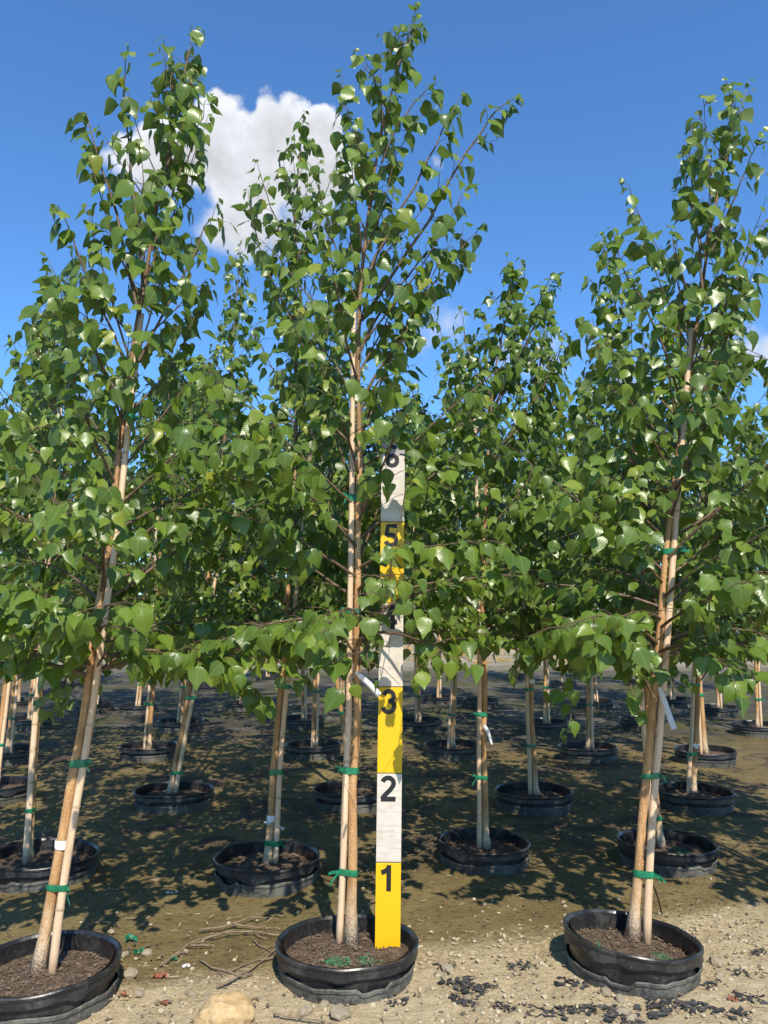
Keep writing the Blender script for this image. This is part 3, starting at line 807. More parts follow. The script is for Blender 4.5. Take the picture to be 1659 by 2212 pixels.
def measuring_board():
    base = P(837, 2060, .036); FT = .3048; W = .0885; TH = .018
    root = thing('measuring_board', base, 'tall board marked 1 to 6 in alternating yellow and white feet', 'measuring stick')
    root.rotation_euler = (math.radians(-.4), math.radians(.75), 0)
    from math import pi
    for k in range(6):
        mb = MB(); b = .0012; z0, z1 = k * FT + (.0016 if k else 0), (k + 1) * FT - .0016
        V = []
        for z, i in ((z0, b), (z0 + b, 0), (z1 - b, 0), (z1, b)):
            for x, y in ((-W / 2 + i, -TH / 2 + i), (W / 2 - i, -TH / 2 + i), (W / 2 - i, TH / 2 - i), (-W / 2 + i, TH / 2 - i)): V.append((x, y, z))
        mb.add(V, [(3, 2, 1, 0), (12, 13, 14, 15)] + [(r * 4 + j, r * 4 + (j + 1) % 4, r * 4 + 4 + (j + 1) % 4, r * 4 + 4 + j) for r in range(3) for j in range(4)])
        sg = put('foot_segment', mb.mesh('foot_segment', [M['yellow' if k % 2 == 0 else 'white']], False), root)
        sg['label'] = ('yellow' if k % 2 == 0 else 'white') + f' foot segment numbered {k + 1}'
        if k:
            mb = MB(); box(mb, -W / 2 + .002, W / 2 - .002, -TH / 2 + .0015, TH / 2 - .0015, k * FT - .0018, k * FT + .0018)
            put('joint_line', mb.mesh('joint_line', [M['groove']], False), root)
        put('numeral', numeral_mesh(k + 1, -.004, -TH / 2 - .0008, (k + 1) * FT - .008 - .088), sg)
measuring_board()

# ------------------------------------------------------------------ the birches of the block, row by row
def rel(a, b): return tuple(np.array(a) - np.array(b))
def row_tree(foot_px, pts, r0, seed, nbr, h0, lmax, label, group, singles, soil=.055, limbs=(), **kw):
    """foot_px: foot seen in the picture; pts: (px, py, dy) further points of the stem at distance foot.y + dy."""
    b = P(*foot_px, soil); ctrl = [rel(PY(x, y, b.y + dy), b) for x, y, dy in pts]
    kw['limbs'] = [[rel(PY(x, y, b.y + dy * i / (len(l) - 2)), b) for i, (x, y) in enumerate(l[1:])] for l in limbs for dy in (l[0],)]
    root, T, tr = birch(tuple(b), ctrl, r0, seed, nbr, h0, lmax, label, group, singles, **kw)
    return b, T, tr

FRONT = 'birches of the front row'
bL, TL, rL = row_tree((82, 2104), [(200, 1420, .01), (275, 850, .02), (330, 500, .03), (418, 62, .05)], .0175, 21, 56, .94, .70,
    'leaning birch in front row with a white tape band low on its trunk', FRONT, 300,
    limbs=[(-.10, (312, 640), (288, 420), (272, 220), (279, 98)), (.08, (300, 680), (245, 440), (205, 310), (188, 242)), (-.12, (328, 540), (382, 400), (422, 290), (452, 205)),
           (-.15, (285, 820), (205, 640), (150, 500), (122, 440)), (.1, (300, 780), (395, 600), (440, 500), (470, 440)), (.05, (330, 480), (365, 320), (372, 190), (368, 125)),
           (-.22, (196, 1440), (140, 1385), (62, 1372), (20, 1425)), (-.18, (205, 1450), (250, 1385), (286, 1395), (298, 1455))], clear=[(185, 1160, 262, 1480, .8)])
bC, TC, rC = row_tree((757, 2044), [(771, 1450, .0), (775, 1000, .02), (778, 640, .03), (822, 300, .05), (902, 6, .07)], .0165, 34, 60, 1.04, .72,
    'tallest front-row birch standing beside the yellow and white measuring board', FRONT, 300,
    limbs=[(-.12, (782, 690), (900, 510), (1010, 330), (1072, 240), (1118, 208)), (.10, (790, 600), (880, 430), (955, 290), (1002, 202)), (-.06, (822, 350), (872, 255), (915, 200), (946, 176)),
           (.12, (782, 860), (890, 680), (980, 560), (1042, 482)), (-.1, (840, 250), (812, 180), (790, 120)), (.05, (860, 140), (890, 80), (912, 50)), (.1, (775, 760), (860, 620), (940, 540), (1005, 560)), (-.1, (800, 420), (770, 320), (752, 245)),
           (-.17, (772, 1440), (798, 1388), (836, 1295), (858, 1150), (884, 1000)), (-.16, (770, 1410), (722, 1345), (694, 1370), (700, 1430))], clear=[(800, 1285, 890, 1560, .93), (812, 1130, 880, 1285, .5), (742, 1080, 795, 1460, .75), (735, 1395, 835, 1580, .97), (812, 960, 885, 1130, .4)])
bR, TR, rR = row_tree((1366, 2030), [(1408, 1560, .0), (1440, 1180, .02), (1505, 700, .05), (1550, 420, .06), (1618, 176, .08)], .017, 47, 60, .98, .74,
    'front-row birch leaning over a tilted pot, hung with a blank white strip tag', FRONT, 300,
    limbs=[(-.1, (1480, 900), (1420, 720), (1345, 580), (1326, 490)), (.1, (1505, 780), (1575, 640), (1640, 500), (1690, 440)), (-.1, (1545, 540), (1598, 390), (1648, 285)), (.1, (1520, 640), (1500, 450), (1490, 340), (1494, 265)),
           (-.20, (1408, 1500), (1340, 1385), (1280, 1385), (1244, 1470), (1228, 1580)), (-.22, (1420, 1460), (1390, 1400), (1360, 1450), (1380, 1540))], clear=[(1395, 1190, 1475, 1500, .75)])

SECOND = 'birches of the second row'
bA, TA, rA = row_tree((62, 1862), [(78, 1600, 0), (96, 1380, 0), (120, 900, .03), (110, 590, .05)], .015, 58, 54, .94, .72,
    'birch in second row almost hidden behind a single pale cane', SECOND, 300)
bB, TB, rB = row_tree((578, 1868), [(596, 1600, 0), (618, 1370, 0), (640, 900, .03), (636, 520, .05), (656, 246, .06)], .0168, 61, 60, .96, .68,
    'birch in second row with white tape on its stem, just behind the tallest birch', SECOND, 300,
    limbs=[(-.1, (640, 640), (610, 520), (580, 430), (556, 344)), (.1, (640, 700), (580, 590), (545, 480), (535, 410)), (.05, (640, 560), (690, 460), (730, 330)),
           (-.15, (612, 1440), (560, 1395), (522, 1415), (498, 1455)), (-.05, (616, 1420), (642, 1385), (660, 1425), (666, 1470))])
bC2, TC2, rC2 = row_tree((1050, 1836), [(1046, 1500, 0), (1046, 1150, 0), (1070, 800, .03), (1128, 558, .05)], .0145, 75, 54, 1.02, .72,
    'slender birch in second row with two curled white tags, right of measuring board', SECOND, 300,
    limbs=[(-.1, (1060, 900), (1130, 760), (1170, 640), (1196, 584)), (.1, (1060, 860), (1010, 760), (1000, 660)), (-.1, (1060, 1000), (1160, 860), (1210, 760), (1215, 710))])
bD2, TD2, rD2 = row_tree((1428, 1834), [(1396, 1480, 0), (1384, 1100, 0), (1345, 760, .03), (1300, 500, .05)], .0155, 83, 56, .98, .68,
    'birch in second row whose trunk base is partly hidden by the front-row leaning birch', SECOND, 300)

SHADE = 'shaded birches further back in the block'
THIRD = 'birches of the third row'
bE, TE, rE = row_tree((366, 1716), [(400, 1540, 0), (426, 1390, 0), (480, 1000, .03), (520, 520, .05)], .017, 91, 52, .98, .74,
    'strongly leaning birch in third row with its cane on the right side', THIRD, 150, hi=False, thin=.5,
    limbs=[(-.1, (422, 1450), (380, 1395), (335, 1430), (330, 1470)), (-.1, (424, 1440), (470, 1395), (496, 1420))])
bF, TF, rF = row_tree((764, 1702), [(744, 1580, 0), (722, 1400, 0), (712, 1000, .03), (760, 600, .05)], .016, 102, 52, .98, .74,
    'third-row birch leaning away behind the tallest birch, pot hidden by measuring board', THIRD, 150, hi=False, thin=.5)
bG, TG, rG = row_tree((1158, 1720), [(1150, 1540, 0), (1144, 1340, 0), (1150, 950, .03), (1192, 590, .05)], .017, 113, 52, .98, .74,
    'straight upright birch in third row with a white tape band halfway up', THIRD, 150, hi=False, thin=.5)
bH, TH_, rH = row_tree((1498, 1716), [(1504, 1560, 0), (1510, 1420, 0), (1530, 1000, .03), (1560, 600, .05)], .017, 127, 52, .98, .74,
    'third-row birch tied to a cane on its left, green tape tails hanging', THIRD, 150, hi=False, thin=.5,
    limbs=[(-.1, (1506, 1480), (1560, 1415), (1602, 1435), (1612, 1490))])

# three growth forms shared by the rest
def proto(seed, H, lean, nbr=52, lmax=.82):
    return grow([(0, 0, 0), (lean * .35, .01, H * .35), (lean * .75, .0, H * .7), (lean, .02, H)], .017, seed, nbr, 1.08, lmax, spacing=.034, twig_gap=.060, leaf_len=.074, thin=.2)
FORMS = []
for sd, H, ln in ((201, 3.25, .12), (214, 3.45, -.05), (226, 3.1, .05), (239, 3.35, .2)):
    T, tr, br, LP, R, S, K = proto(sd, H, ln); ex = []
    for pts, rad, tw in br: ex.append((pts[::2], rad[::2], 4)); ex += [(t_[0][[0, 2]], t_[1][[0, 2]], 3) for t_ in tw]
    FORMS.append((trunk_mesh(T, tr, 8), T, tr, LP, R, S, K, leaves_mesh('foliage', LP, R, S, K, LO, [M['leaf'], M['branch']], ex), ex))
class Spot: pass
spots = []
def form_tree(b, k, label, group, singles=0, scale=1.0, rz=0.0):
    tm, T, tr, LP, R, S, K, fm, ex = FORMS[k]
    root = thing('birch_tree', b, label, 'tree', group, rot=(0, 0, rz)); root.scale = (scale,) * 3
    put('trunk', tm, root)
    if singles:
        ca, sa = math.cos(rz), math.sin(rz); Rz = np.array([[ca, -sa, 0], [sa, ca, 0], [0, 0, 1]])
        W = LP @ Rz.T * scale + np.array(b); vis, dep = in_view(W)
        order = np.argsort(np.where(vis, dep, 99) / S ** .6)[:singles]; single = np.zeros(len(S), bool); single[order] = True; single &= vis
        for i in np.where(single)[0]:
            o = put('leaf', LEAF_MESH[K[i] % 6], root); m4 = np.eye(4); m4[:3, :3] = R[i] * S[i]; m4[:3, 3] = LP[i]
            o.matrix_local = Matrix(m4.tolist())
        r_ = ~single; fm = leaves_mesh('foliage', LP[r_], R[r_], S[r_], K[r_], LO, [M['leaf'], M['branch']], ex)
    fo = put('foliage', fm, root); fo['kind'] = 'stuff'
    ca, sa = math.cos(rz), math.sin(rz); Tw = np.stack([T[:, 0] * ca - T[:, 1] * sa, T[:, 0] * sa + T[:, 1] * ca, T[:, 2]], 1) * scale
    return Tw, tr * scale
rs = random.Random(77)
BACK_L = 'young birch with a bamboo cane in the shaded rows behind'
back = []
for px, py in ((15, 1630), (322, 1622), (676, 1619), (977, 1620), (1270, 1624), (1524, 1632)): back.append((P(px, py, .055), 60))
for px, py in ((62, 1561), (391, 1566), (655, 1560), (906, 1564), (1178, 1567), (1388, 1562), (1636, 1574)): back.append((P(px, py, .055), 20))
for px, py in ((40, 1520), (205, 1526), (300, 1530), (520, 1524), (742, 1512), (946, 1511), (1040, 1518), (1285, 1520), (1455, 1516), (1552, 1534)): back.append((P(px, py, .055), 0))
for px, py in ((150, 1480), (455, 1486), (580, 1466), (830, 1480), (1116, 1462), (1215, 1478), (1380, 1474), (1590, 1488)): back.append((P(px, py, .055), 0))
edge = [(Vector((2.08, 2.98, .055)), 'birch at the end of the front row, its crown reaching in past the leaning birch'),
        (Vector((2.42, 4.0, .055)), 'birch at the end of the second row, beyond the partly hidden birch'),
        (Vector((-2.62, 5.35, .055)), 'birch at the end of the third row, beyond the single pale cane')]
ORD = ['first', 'second', 'third', 'fourth', 'fifth', 'sixth', 'seventh', 'eighth', 'ninth', 'tenth']
def where(what, n):
    for row, size in (('fourth', 6), ('fifth', 7), ('sixth', 10), ('last', 8)):
        if n < size: return f'{what} in {row} row, {ORD[n]} from the end beyond the pale cane'
        n -= size
placed = []
for n, (b, sg) in enumerate(back):
    k = n % 4; rz = rs.uniform(-.6, .6) + (math.pi if rs.random() < .25 else 0); sc = rs.uniform(1.0, 1.14)
    Tw, tw = form_tree(b, k, where('birch', n), SHADE, sg, sc, rz); placed.append((b, Tw, tw, n))
for n, (b, lb) in enumerate(edge):
    Tw, tw = form_tree(b, (n + 1) % 4, lb, None, 40, 1.0, .3 * n); placed.append((b, Tw, tw, 100 + n))

# ------------------------------------------------------------------ their pots
def gz(b): return (b.x, b.y, 0.0)
def pot_at(px, py, *a, **k): b = P(px, py, .105); return pot((b.x, b.y, 0), *a, **k)
FP = 'nursery pots of the front row'
pots = []
pL = pot_at(92, 2082, 1, 'black nursery pot holding the leaning birch, nearest to the big tan stone', FP, tilt=(.03, .01), rad=.240, h=.112)
pC = pot_at(750, 2031, 2, 'black nursery pot in which the measuring board stands', FP, tilt=(-.01, -.005), rad=.236)
pR = pot_at(1364, 2022, 3, 'tilted black nursery pot with cracked grey outer sleeve, right of measuring board', FP, tilt=(-.10, -.03), rad=.229, h=.115)
SP = 'nursery pots of the second row'
pA = pot_at(92, 1842, 4, 'black nursery pot around the single pale cane', SP, tilt=(-.02, 0), rad=.25, seg=56)
pB = pot_at(577, 1847, 5, 'black nursery pot with bits of brown leaf litter, behind the tallest birch', SP, tilt=(0, 0), rad=.243, seg=56)
pC2 = pot_at(1046, 1814, 6, 'black nursery pot with a thin drip tube looped over its left rim', SP, tilt=(-.03, 0), rad=.228, seg=56)
pD2 = pot_at(1440, 1816, 7, 'black nursery pot partly hidden behind the leaning trunk, greenish soil', SP, tilt=(-.04, 0), rad=.235, seg=56)
TP = 'nursery pots of the third row'
for (px, py), sd, lb in (((376, 1704), 8, 'shaded black nursery pot holding the strongly leaning third-row birch'), ((757, 1702), 9, 'shaded black nursery pot behind the measuring board, half covered by it'),
        ((1153, 1706), 10, 'shaded black nursery pot holding the straight upright birch'), ((1497, 1706), 12, 'shaded black nursery pot below the birch with green tape tails')):
    pot_at(px, py, sd, lb, TP, seg=44, torn=False)
proto_pot = {}
for b, Tw, tw, n in placed:
    if n >= 100:
        pot((b.x, b.y, 0), n, {100: 'black nursery pot of the birch ending the front row', 101: 'black nursery pot of the birch ending the second row', 102: 'black nursery pot of the birch ending the third row'}[n], None, seg=40)
        continue
    k = n % 3; lb, gr = where('black nursery pot', n), 'nursery pots of the back rows'
    if k not in proto_pot: proto_pot[k] = pot((b.x, b.y, 0), 30 + k, lb, gr, seg=36, torn=False, tilt=(.02 * (k - 1), 0))
    else:
        r = proto_pot[k].copy(); col.objects.link(r); r.location = (b.x, b.y, 0); r.rotation_euler = (0, 0, rs.uniform(0, 6.28)); r['label'] = lb
        for ch in proto_pot[k].children: c = ch.copy(); col.objects.link(c); c.parent = r

for rt, sd, n in ((pL, 1, 420), (pC, 2, 420), (pR, 3, 420), (pA, 4, 160), (pB, 5, 200), (pC2, 6, 200), (pD2, 7, 160)):
    chips(rt, sd, .200, .071, n * 2, 'chip', 'bark_chips', (.0015, .0055))
for rt, sd, ce, n in ((pC, 11, (-.03, -.07), 110), (pC, 12, (.08, -.06), 60), (pR, 13, (.075, -.06), 90), (pR, 14, (-.12, -.04), 40), (pD2, 15, (.06, -.02), 90)):
    chips(rt, sd, .045, .066, n, 'moss', 'green_granules', (.002, .005), ce, .8)

# ------------------------------------------------------------------ stakes
stake(TL, rL, bL, (1, -.25), 2.25, .0138, 'bamboo cane bound to the right of the leaning birch beside the tan stone', 'bamboo canes of the front row', ties=(.27, .66, 1.86), white=(.40,), seed=1, foot=(.012, -.01))
stake(TC, rC, bC, (-1, -.2), 2.35, .0130, 'bamboo cane bound to the left of the tallest birch', 'bamboo canes of the front row', ties=(.25, .60, 1.17, 1.60), seed=2, foot=(-.004, .02))
stake(TR, rR, bR, (1, -.3), 2.31, .0146, 'thick bamboo cane bound to the right of the birch over the tilted pot', 'bamboo canes of the front row', ties=(.23, .57, 1.40), seed=3, foot=(.004, -.01))
SG = 'bamboo canes of the second row'
stake(TA, rA, bA, (.05, -1), 2.2, .0155, 'single pale bamboo cane hiding the slim trunk behind it', SG, ties=(.24, .74), seed=4)
stake(TB, rB, bB, (1, -.3), 2.2, .013, 'bamboo cane tied on the right of the birch with white tape', SG, ties=(.10, .42, .82), white=(.21,), seed=5)
stake(TC2, rC2, bC2, (-1, -.2), 2.2, .0125, 'straight bamboo cane left of the slender birch with two curled tags', SG, ties=(.35, .66, 1.25), seed=6)
stake(TD2, rD2, bD2, (-1, -.1), 2.2, .014, 'bamboo cane left of the birch partly hidden by the leaning front birch', SG, ties=(.15, .62, 1.1, 1.62), seed=7)
TG_ = 'bamboo canes of the third row'
stake(TE, rE, bE, (1, -.3), 2.2, .0145, 'bamboo cane on the right of the strongly leaning third-row birch', TG_, ties=(.04 + .1, .62), seed=8)
stake(TF, rF, bF, (-.4, 1), 2.2, .012, 'bamboo cane behind the third-row birch that leans away', TG_, ties=(.5, .8), seed=9)
stake(TG, rG, bG, (-1, -.2), 2.2, .0135, 'bamboo cane left of the straight upright birch with white band', TG_, ties=(.32, .68, 1.05), white=(.73,), seed=10)
stake(TH_, rH, bH, (-1, -.2), 2.2, .014, 'bamboo cane left of the birch with green tape tails', TG_, ties=(.26, .70), white=(.31,), seed=12)
for b, Tw, tw, n in placed:
    lb = where('bamboo cane', n) if n < 100 else {100: 'bamboo cane of the birch ending the front row', 101: 'bamboo cane of the birch ending the second row', 102: 'bamboo cane of the birch ending the third row'}[n]
    stake(Tw, tw, b, (-1 if n % 2 else 1, -.3), rs.uniform(2.0, 2.3), .0128, lb, 'bamboo canes of the back rows' if n < 100 else None, ties=(.3 + .1 * (n % 3), .75), seed=40 + n, nodes=n < 6 or n >= 100, hang=n < 13)

# ------------------------------------------------------------------ tags
hang_tag(PY(768, 1452, bC.y - .035), PY(820, 1502, bC.y - .04), .021, 'printed white tag tied to the tallest birch, pointing at the number 3', bow=.004)
hang_tag(PY(1424, 1484, bR.y - .06), PY(1456, 1575, bR.y - .07), .022, 'blank translucent strip tag on the front-row birch over the tilted pot', 'plain_tag', .006)
hang_tag(PY(100, 1425, bA.y - .05), PY(112, 1472, bA.y - .06), .022, 'white tag tied high on the single pale cane', 'plain_tag', .006)
hang_tag(PY(1058, 1384, bC2.y - .03), PY(1072, 1444, bC2.y - .06), .022, 'curled white tag high on the slender birch, its tip drawn out thin', 'plain_tag', .02, None, 1.35)
hang_tag(PY(1045, 1566, bC2.y - .03), PY(1063, 1608, bC2.y - .06), .022, 'curled white tag low on the slender birch, beside a green tie', 'plain_tag', .016, None, 1.2)
hang_tag(PY(1372, 1392, bD2.y - .05), PY(1357, 1442, bD2.y - .06), .022, 'printed tag hanging left of the partly hidden second-row birch', 'tag', .004)
hang_tag(PY(1140, 1380, bG.y - .05), PY(1124, 1420, bG.y - .06), .024, 'pale tag hanging on the straight upright third-row birch', 'plain_tag', .004)
hang_tag(PY(570, 1776, bB.y - .04), PY(612, 1792, bB.y + .03), .018, 'small white tag sticking out behind the stem taped in white', 'plain_tag', .002)

# ------------------------------------------------------------------ drip tubes
def drip(points, label, r=.0032):
    pts = interp_path([tuple(p) for p in points], 18); o = pts[0].copy()
    mb = MB(); tube(mb, pts - o, r, 6)
    tag(put('drip_tube', mb.mesh('drip_tube', [M['tube']]), None, o), label, 'tube', 'thin black drip tubes')
drip([PY(775, 2010, 2.98), PY(788, 1975, 3.08), PY(806, 1950, 3.2), PY(838, 1965, 3.4), P(850, 1950, .0)], 'black drip tube arching behind the measuring board')
drip([P(955, 1850, .0), PY(945, 1815, 3.95), PY(962, 1795, 3.9), PY(985, 1800, 3.95), PY(1000, 1822, 4.0)], 'black drip tube looped over the left rim of the slender birch\'s pot')
drip([P(1372, 1838, .0), PY(1352, 1795, 4.3), PY(1375, 1768, 4.35), PY(1402, 1775, 4.3), PY(1412, 1812, 4.2)], 'black drip tube looped beside the partly hidden second-row birch')
drip([P(1430, 1975, .0), PY(1421, 1940, 3.3), PY(1408, 1915, 3.25), PY(1395, 1990, 3.1)], 'black drip tube bent behind the tilted pot')
drip([PY(60, 1845, 4.0), PY(72, 1818, 4.05), PY(92, 1800, 4.1), P(100, 1786, .0)], 'black drip tube beside the single pale cane')
drip([P(470, 1838, .02), PY(500, 1812, 4.1), PY(520, 1822, 4.05), PY(530, 1846, 4.0)], 'black drip tube over the pot with brown leaf litter')

# ------------------------------------------------------------------ stones, twigs and litter on the ground
def rock_mesh(seed, sx, sy, sz, sub=2, rough=.22):
    import bmesh
    bm = bmesh.new(); bmesh.ops.create_icosphere(bm, subdivisions=sub, radius=1)
    for v in bm.verts:
        c = v.co; k = 1 + rough * mnoise.noise(c * 1.3 + Vector((seed * 7.1, 0, 0))) + rough * .5 * mnoise.noise(c * 3.1 + Vector((0, seed * 3.3, 0))) + rough * .2 * mnoise.noise(c * 8 + Vector((seed, 0, 0)))
        q = Vector((max(-.90, min(.90, c.x)), max(-.88, min(.88, c.y)), max(-.7, min(.84, c.z)))) * 1.08
        v.co = Vector((q.x * sx, q.y * sy, q.z * sz)) * k
    me = bpy.data.meshes.new('stone'); bm.to_mesh(me); bm.free()
    me.polygons.foreach_set('use_smooth', [sub > 2] * len(me.polygons))
    return me
me = rock_mesh(6, .080, .066, .056, 4, .24); me.materials.append(M['tan_stone'])
tag(put('stone', me, None, tuple(P(489, 2196, .012)), (0, .08, .3)), 'large tan sandstone lying in front of the gravel edge', 'stone')
rg = random.Random(9)
me_s = []
for k in range(5):
    m_ = rock_mesh(10 + k, 1, rg.uniform(.65, .95), rg.uniform(.5, .7), 2, .3); m_.materials.append(M['pale_stone']); me_s.append(m_)
STN = [(1548, 2084, .030), (1555, 2110, .020), (1345, 2130, .024), (1395, 2128, .018), (1418, 2147, .015), (1310, 2148, .022), (1340, 2165, .02), (1478, 2118, .016),
       (968, 2098, .022), (950, 2110, .016), (1345, 2190, .022), (1365, 2205, .02), (270, 2065, .018), (282, 2108, .022), (318, 2062, .018), (300, 2150, .02), (360, 2165, .017),
       (415, 2152, .018), (450, 2160, .016), (240, 2015, .014), (1010, 2160, .02), (1035, 2185, .018), (660, 2190, .027), (735, 2198, .035), (700, 2175, .018), (1580, 2020, .014), (1620, 2110, .012), (1235, 2160, .014), (930, 2055, .012), (580, 2140, .015)]
for k, (x, y, s) in enumerate(STN):
    p = P(x, y, 0)
    o = put('stone', me_s[k % 5], None, (p.x, p.y, s * .30), (rg.uniform(-.3, .3), rg.uniform(-.3, .3), rg.uniform(0, 6.28))); o.scale = (s, s, s)
    tag(o, 'small pale stone lying loose on the gravel by the front pots', 'stone', 'pale stones on the gravel')

def edge_y(x): return 3.0 + .25 * x
def pebbles():
    import bmesh
    bm = bmesh.new(); bmesh.ops.create_icosphere(bm, subdivisions=1, radius=1)
    base_v = np.array([tuple(v.co) for v in bm.verts]); base_f = [tuple(v.index for v in f.verts) for f in bm.faces]; bm.free()
    r = np.random.default_rng(4); mb = MB(); n = 0
    while n < 5200:
        x = r.uniform(-1.9, 2.2); y = r.uniform(2.05, 4.6)
        e = edge_y(x) - y + .25 * nz(x, y, 2, 1.4)
        if e < 0 and r.random() > math.exp(e * 4.0) * .35: continue
        s = .0022 + .0085 * r.random() ** 3.2
        v = base_v * (1 + r.normal(0, .16, (12, 1))) * s * np.array([1, r.uniform(.6, 1), r.uniform(.45, .8)])
        a = r.uniform(0, 6.28); c, si = math.cos(a), math.sin(a)
        v = np.stack([v[:, 0] * c - v[:, 1] * si + x, v[:, 0] * si + v[:, 1] * c + y, v[:, 2] + s * .2 + .003], 1)
        mb.add(v, base_f); n += 1
    tag(put('gravel', mb.mesh('gravel', [M['pale_stone']], False)), 'loose pale gravel scattered along the front row', 'gravel', kind='stuff')
pebbles()
def ground_chips(name, label, cat, n, mat, size, region, seed, long_=False):
    r = random.Random(seed); mb = MB(); k = 0
    while k < n:
        x, y = r.uniform(*region[0]), r.uniform(*region[1])
        if nz(x, y, seed, 1.7) < region[2]: continue
        s = r.uniform(*size); w = s * (r.uniform(.05, .12) if long_ else r.uniform(.3, .7)); a = r.uniform(0, 6.28); c, si = math.cos(a), math.sin(a); z = .006 + r.uniform(0, .006)
        q = [(-s, -w), (s, -w * .7), (s * .9, w), (-s * .8, w * .9)]; t1 = r.uniform(-.15, .15)
        lo = [(x + u * c - v * si, y + u * si + v * c, z + u * t1) for u, v in q]
        hh = max(.0012, w * .5)
        mb.add(lo + [(p[0], p[1], p[2] + hh) for p in lo], [(3, 2, 1, 0), (4, 5, 6, 7), (0, 1, 5, 4), (1, 2, 6, 5), (2, 3, 7, 6), (3, 0, 4, 7)]); k += 1
    tag(put(name, mb.mesh(name, [M[mat]], False)), label, cat, kind='stuff')
ground_chips('bark_litter', 'dark bark crumbs scattered over the soil between pots', 'bark', 5200, 'chip', (.002, .008), ((-2.6, 2.6), (2.3, 6.5), -.12), 5)
ground_chips('straw_litter', 'dry straw bits scattered over soil and gravel', 'straw', 900, 'straw', (.005, .020), ((-2.0, 2.0), (2.1, 5.5), -.1), 6, True)
ground_chips('fallen_leaf_litter', 'fallen yellow and orange leaves beyond the tree block', 'leaves', 2200, 'orange', (.04, .11), ((-17, 17), (21, 38), .10), 7)

def twig(points, r, label):
    pts = np.array([tuple(P(x, y, z)) for x, y, z in points]); o = pts[0].copy(); pp = interp_path(pts - o, 3 * len(pts)); m = len(pp)
    pp += np.array([[nz(q, r * 999, 0), nz(q, 5, r * 999), .3 * nz(q, 9, 9)] for q in np.linspace(0, 6, m)]) * .010
    mb = MB(); tube(mb, pp, np.linspace(r, r * .45, m), 6)
    for k in (m // 3, m * 2 // 3):
        d = pp[min(k + 1, m - 1)] - pp[k]; s = np.array([-d[1], d[0], .004]); s /= np.linalg.norm(s)
        L = .03 + .03 * ((k * 7) % 3); sg = 1 if k % 2 else -1
        tube(mb, [pp[k], pp[k] + (norm(d) * .7 + s * sg * .6) * L * .5, pp[k] + (norm(d) * .8 + s * sg * .5) * L], [r * .6, r * .5, r * .3], 5)
    tag(put('dry_twig', mb.mesh('dry_twig', [M['twig']]), None, o), label, 'twig', 'dry twigs on the ground')
twig([(432, 2010, .01), (490, 2000, .012), (530, 1985, .02), (575, 1970, .012)], .0045, 'forked dry twig on the brown silt left of the middle pot')
twig([(500, 1994, .02), (545, 2002, .01), (588, 2004, .008)], .003, 'short straight dry twig touching the forked one')
twig([(435, 2030, .01), (480, 2016, .02), (530, 2012, .015), (612, 2020, .012)], .005, 'long dry twig reaching to the middle pot')
twig([(345, 2085, .012), (380, 2062, .015), (405, 2040, .02), (460, 2018, .01)], .0035, 'thin dark twig curving up from the gravel')
twig([(400, 2040, .012), (440, 2042, .014), (470, 2043, .01)], .0028, 'small bleached twig lying level on the silt')
twig([(432, 2075, .01), (470, 2092, .012), (520, 2105, .01), (545, 2100, .012)], .0035, 'bent dry twig on the gravel above the tan stone')
twig([(468, 2132, .014), (510, 2112, .02), (560, 2080, .015), (600, 2045, .02)], .005, 'long dark twig slanting behind the tan stone')
twig([(498, 2098, .012), (530, 2082, .015), (580, 2068, .012)], .0028, 'slim twig beside the long slanting one')
twig([(545, 2030, .012), (575, 2050, .012), (605, 2070, .01)], .0028, 'slim twig crossing the silt near the middle pot')
twig([(185, 1998, .01), (225, 1990, .014), (262, 2000, .01)], .0032, 'pale forked twig behind the leaning birch\'s pot')
twig([(205, 1970, .008), (240, 1950, .012), (272, 1942, .008)], .0022, 'fine arched twig in the trunk shadow')
twig([(590, 2190, .014), (660, 2200, .016), (730, 2212, .012)], .004, 'reddish dry twig in front of the middle pot')
twig([(455, 1740, .008), (470, 1722, .010), (520, 1712, .008)], .0035, 'twig lying in the shade beside the strongly leaning birch')
twig([(880, 1720, .01), (940, 1700, .012), (990, 1715, .01)], .0045, 'dry twig in the shaded litter right of the measuring board')
twig([(905, 1745, .01), (960, 1735, .012), (1030, 1748, .01)], .0035, 'dry twig lying before the slender birch in dark litter')

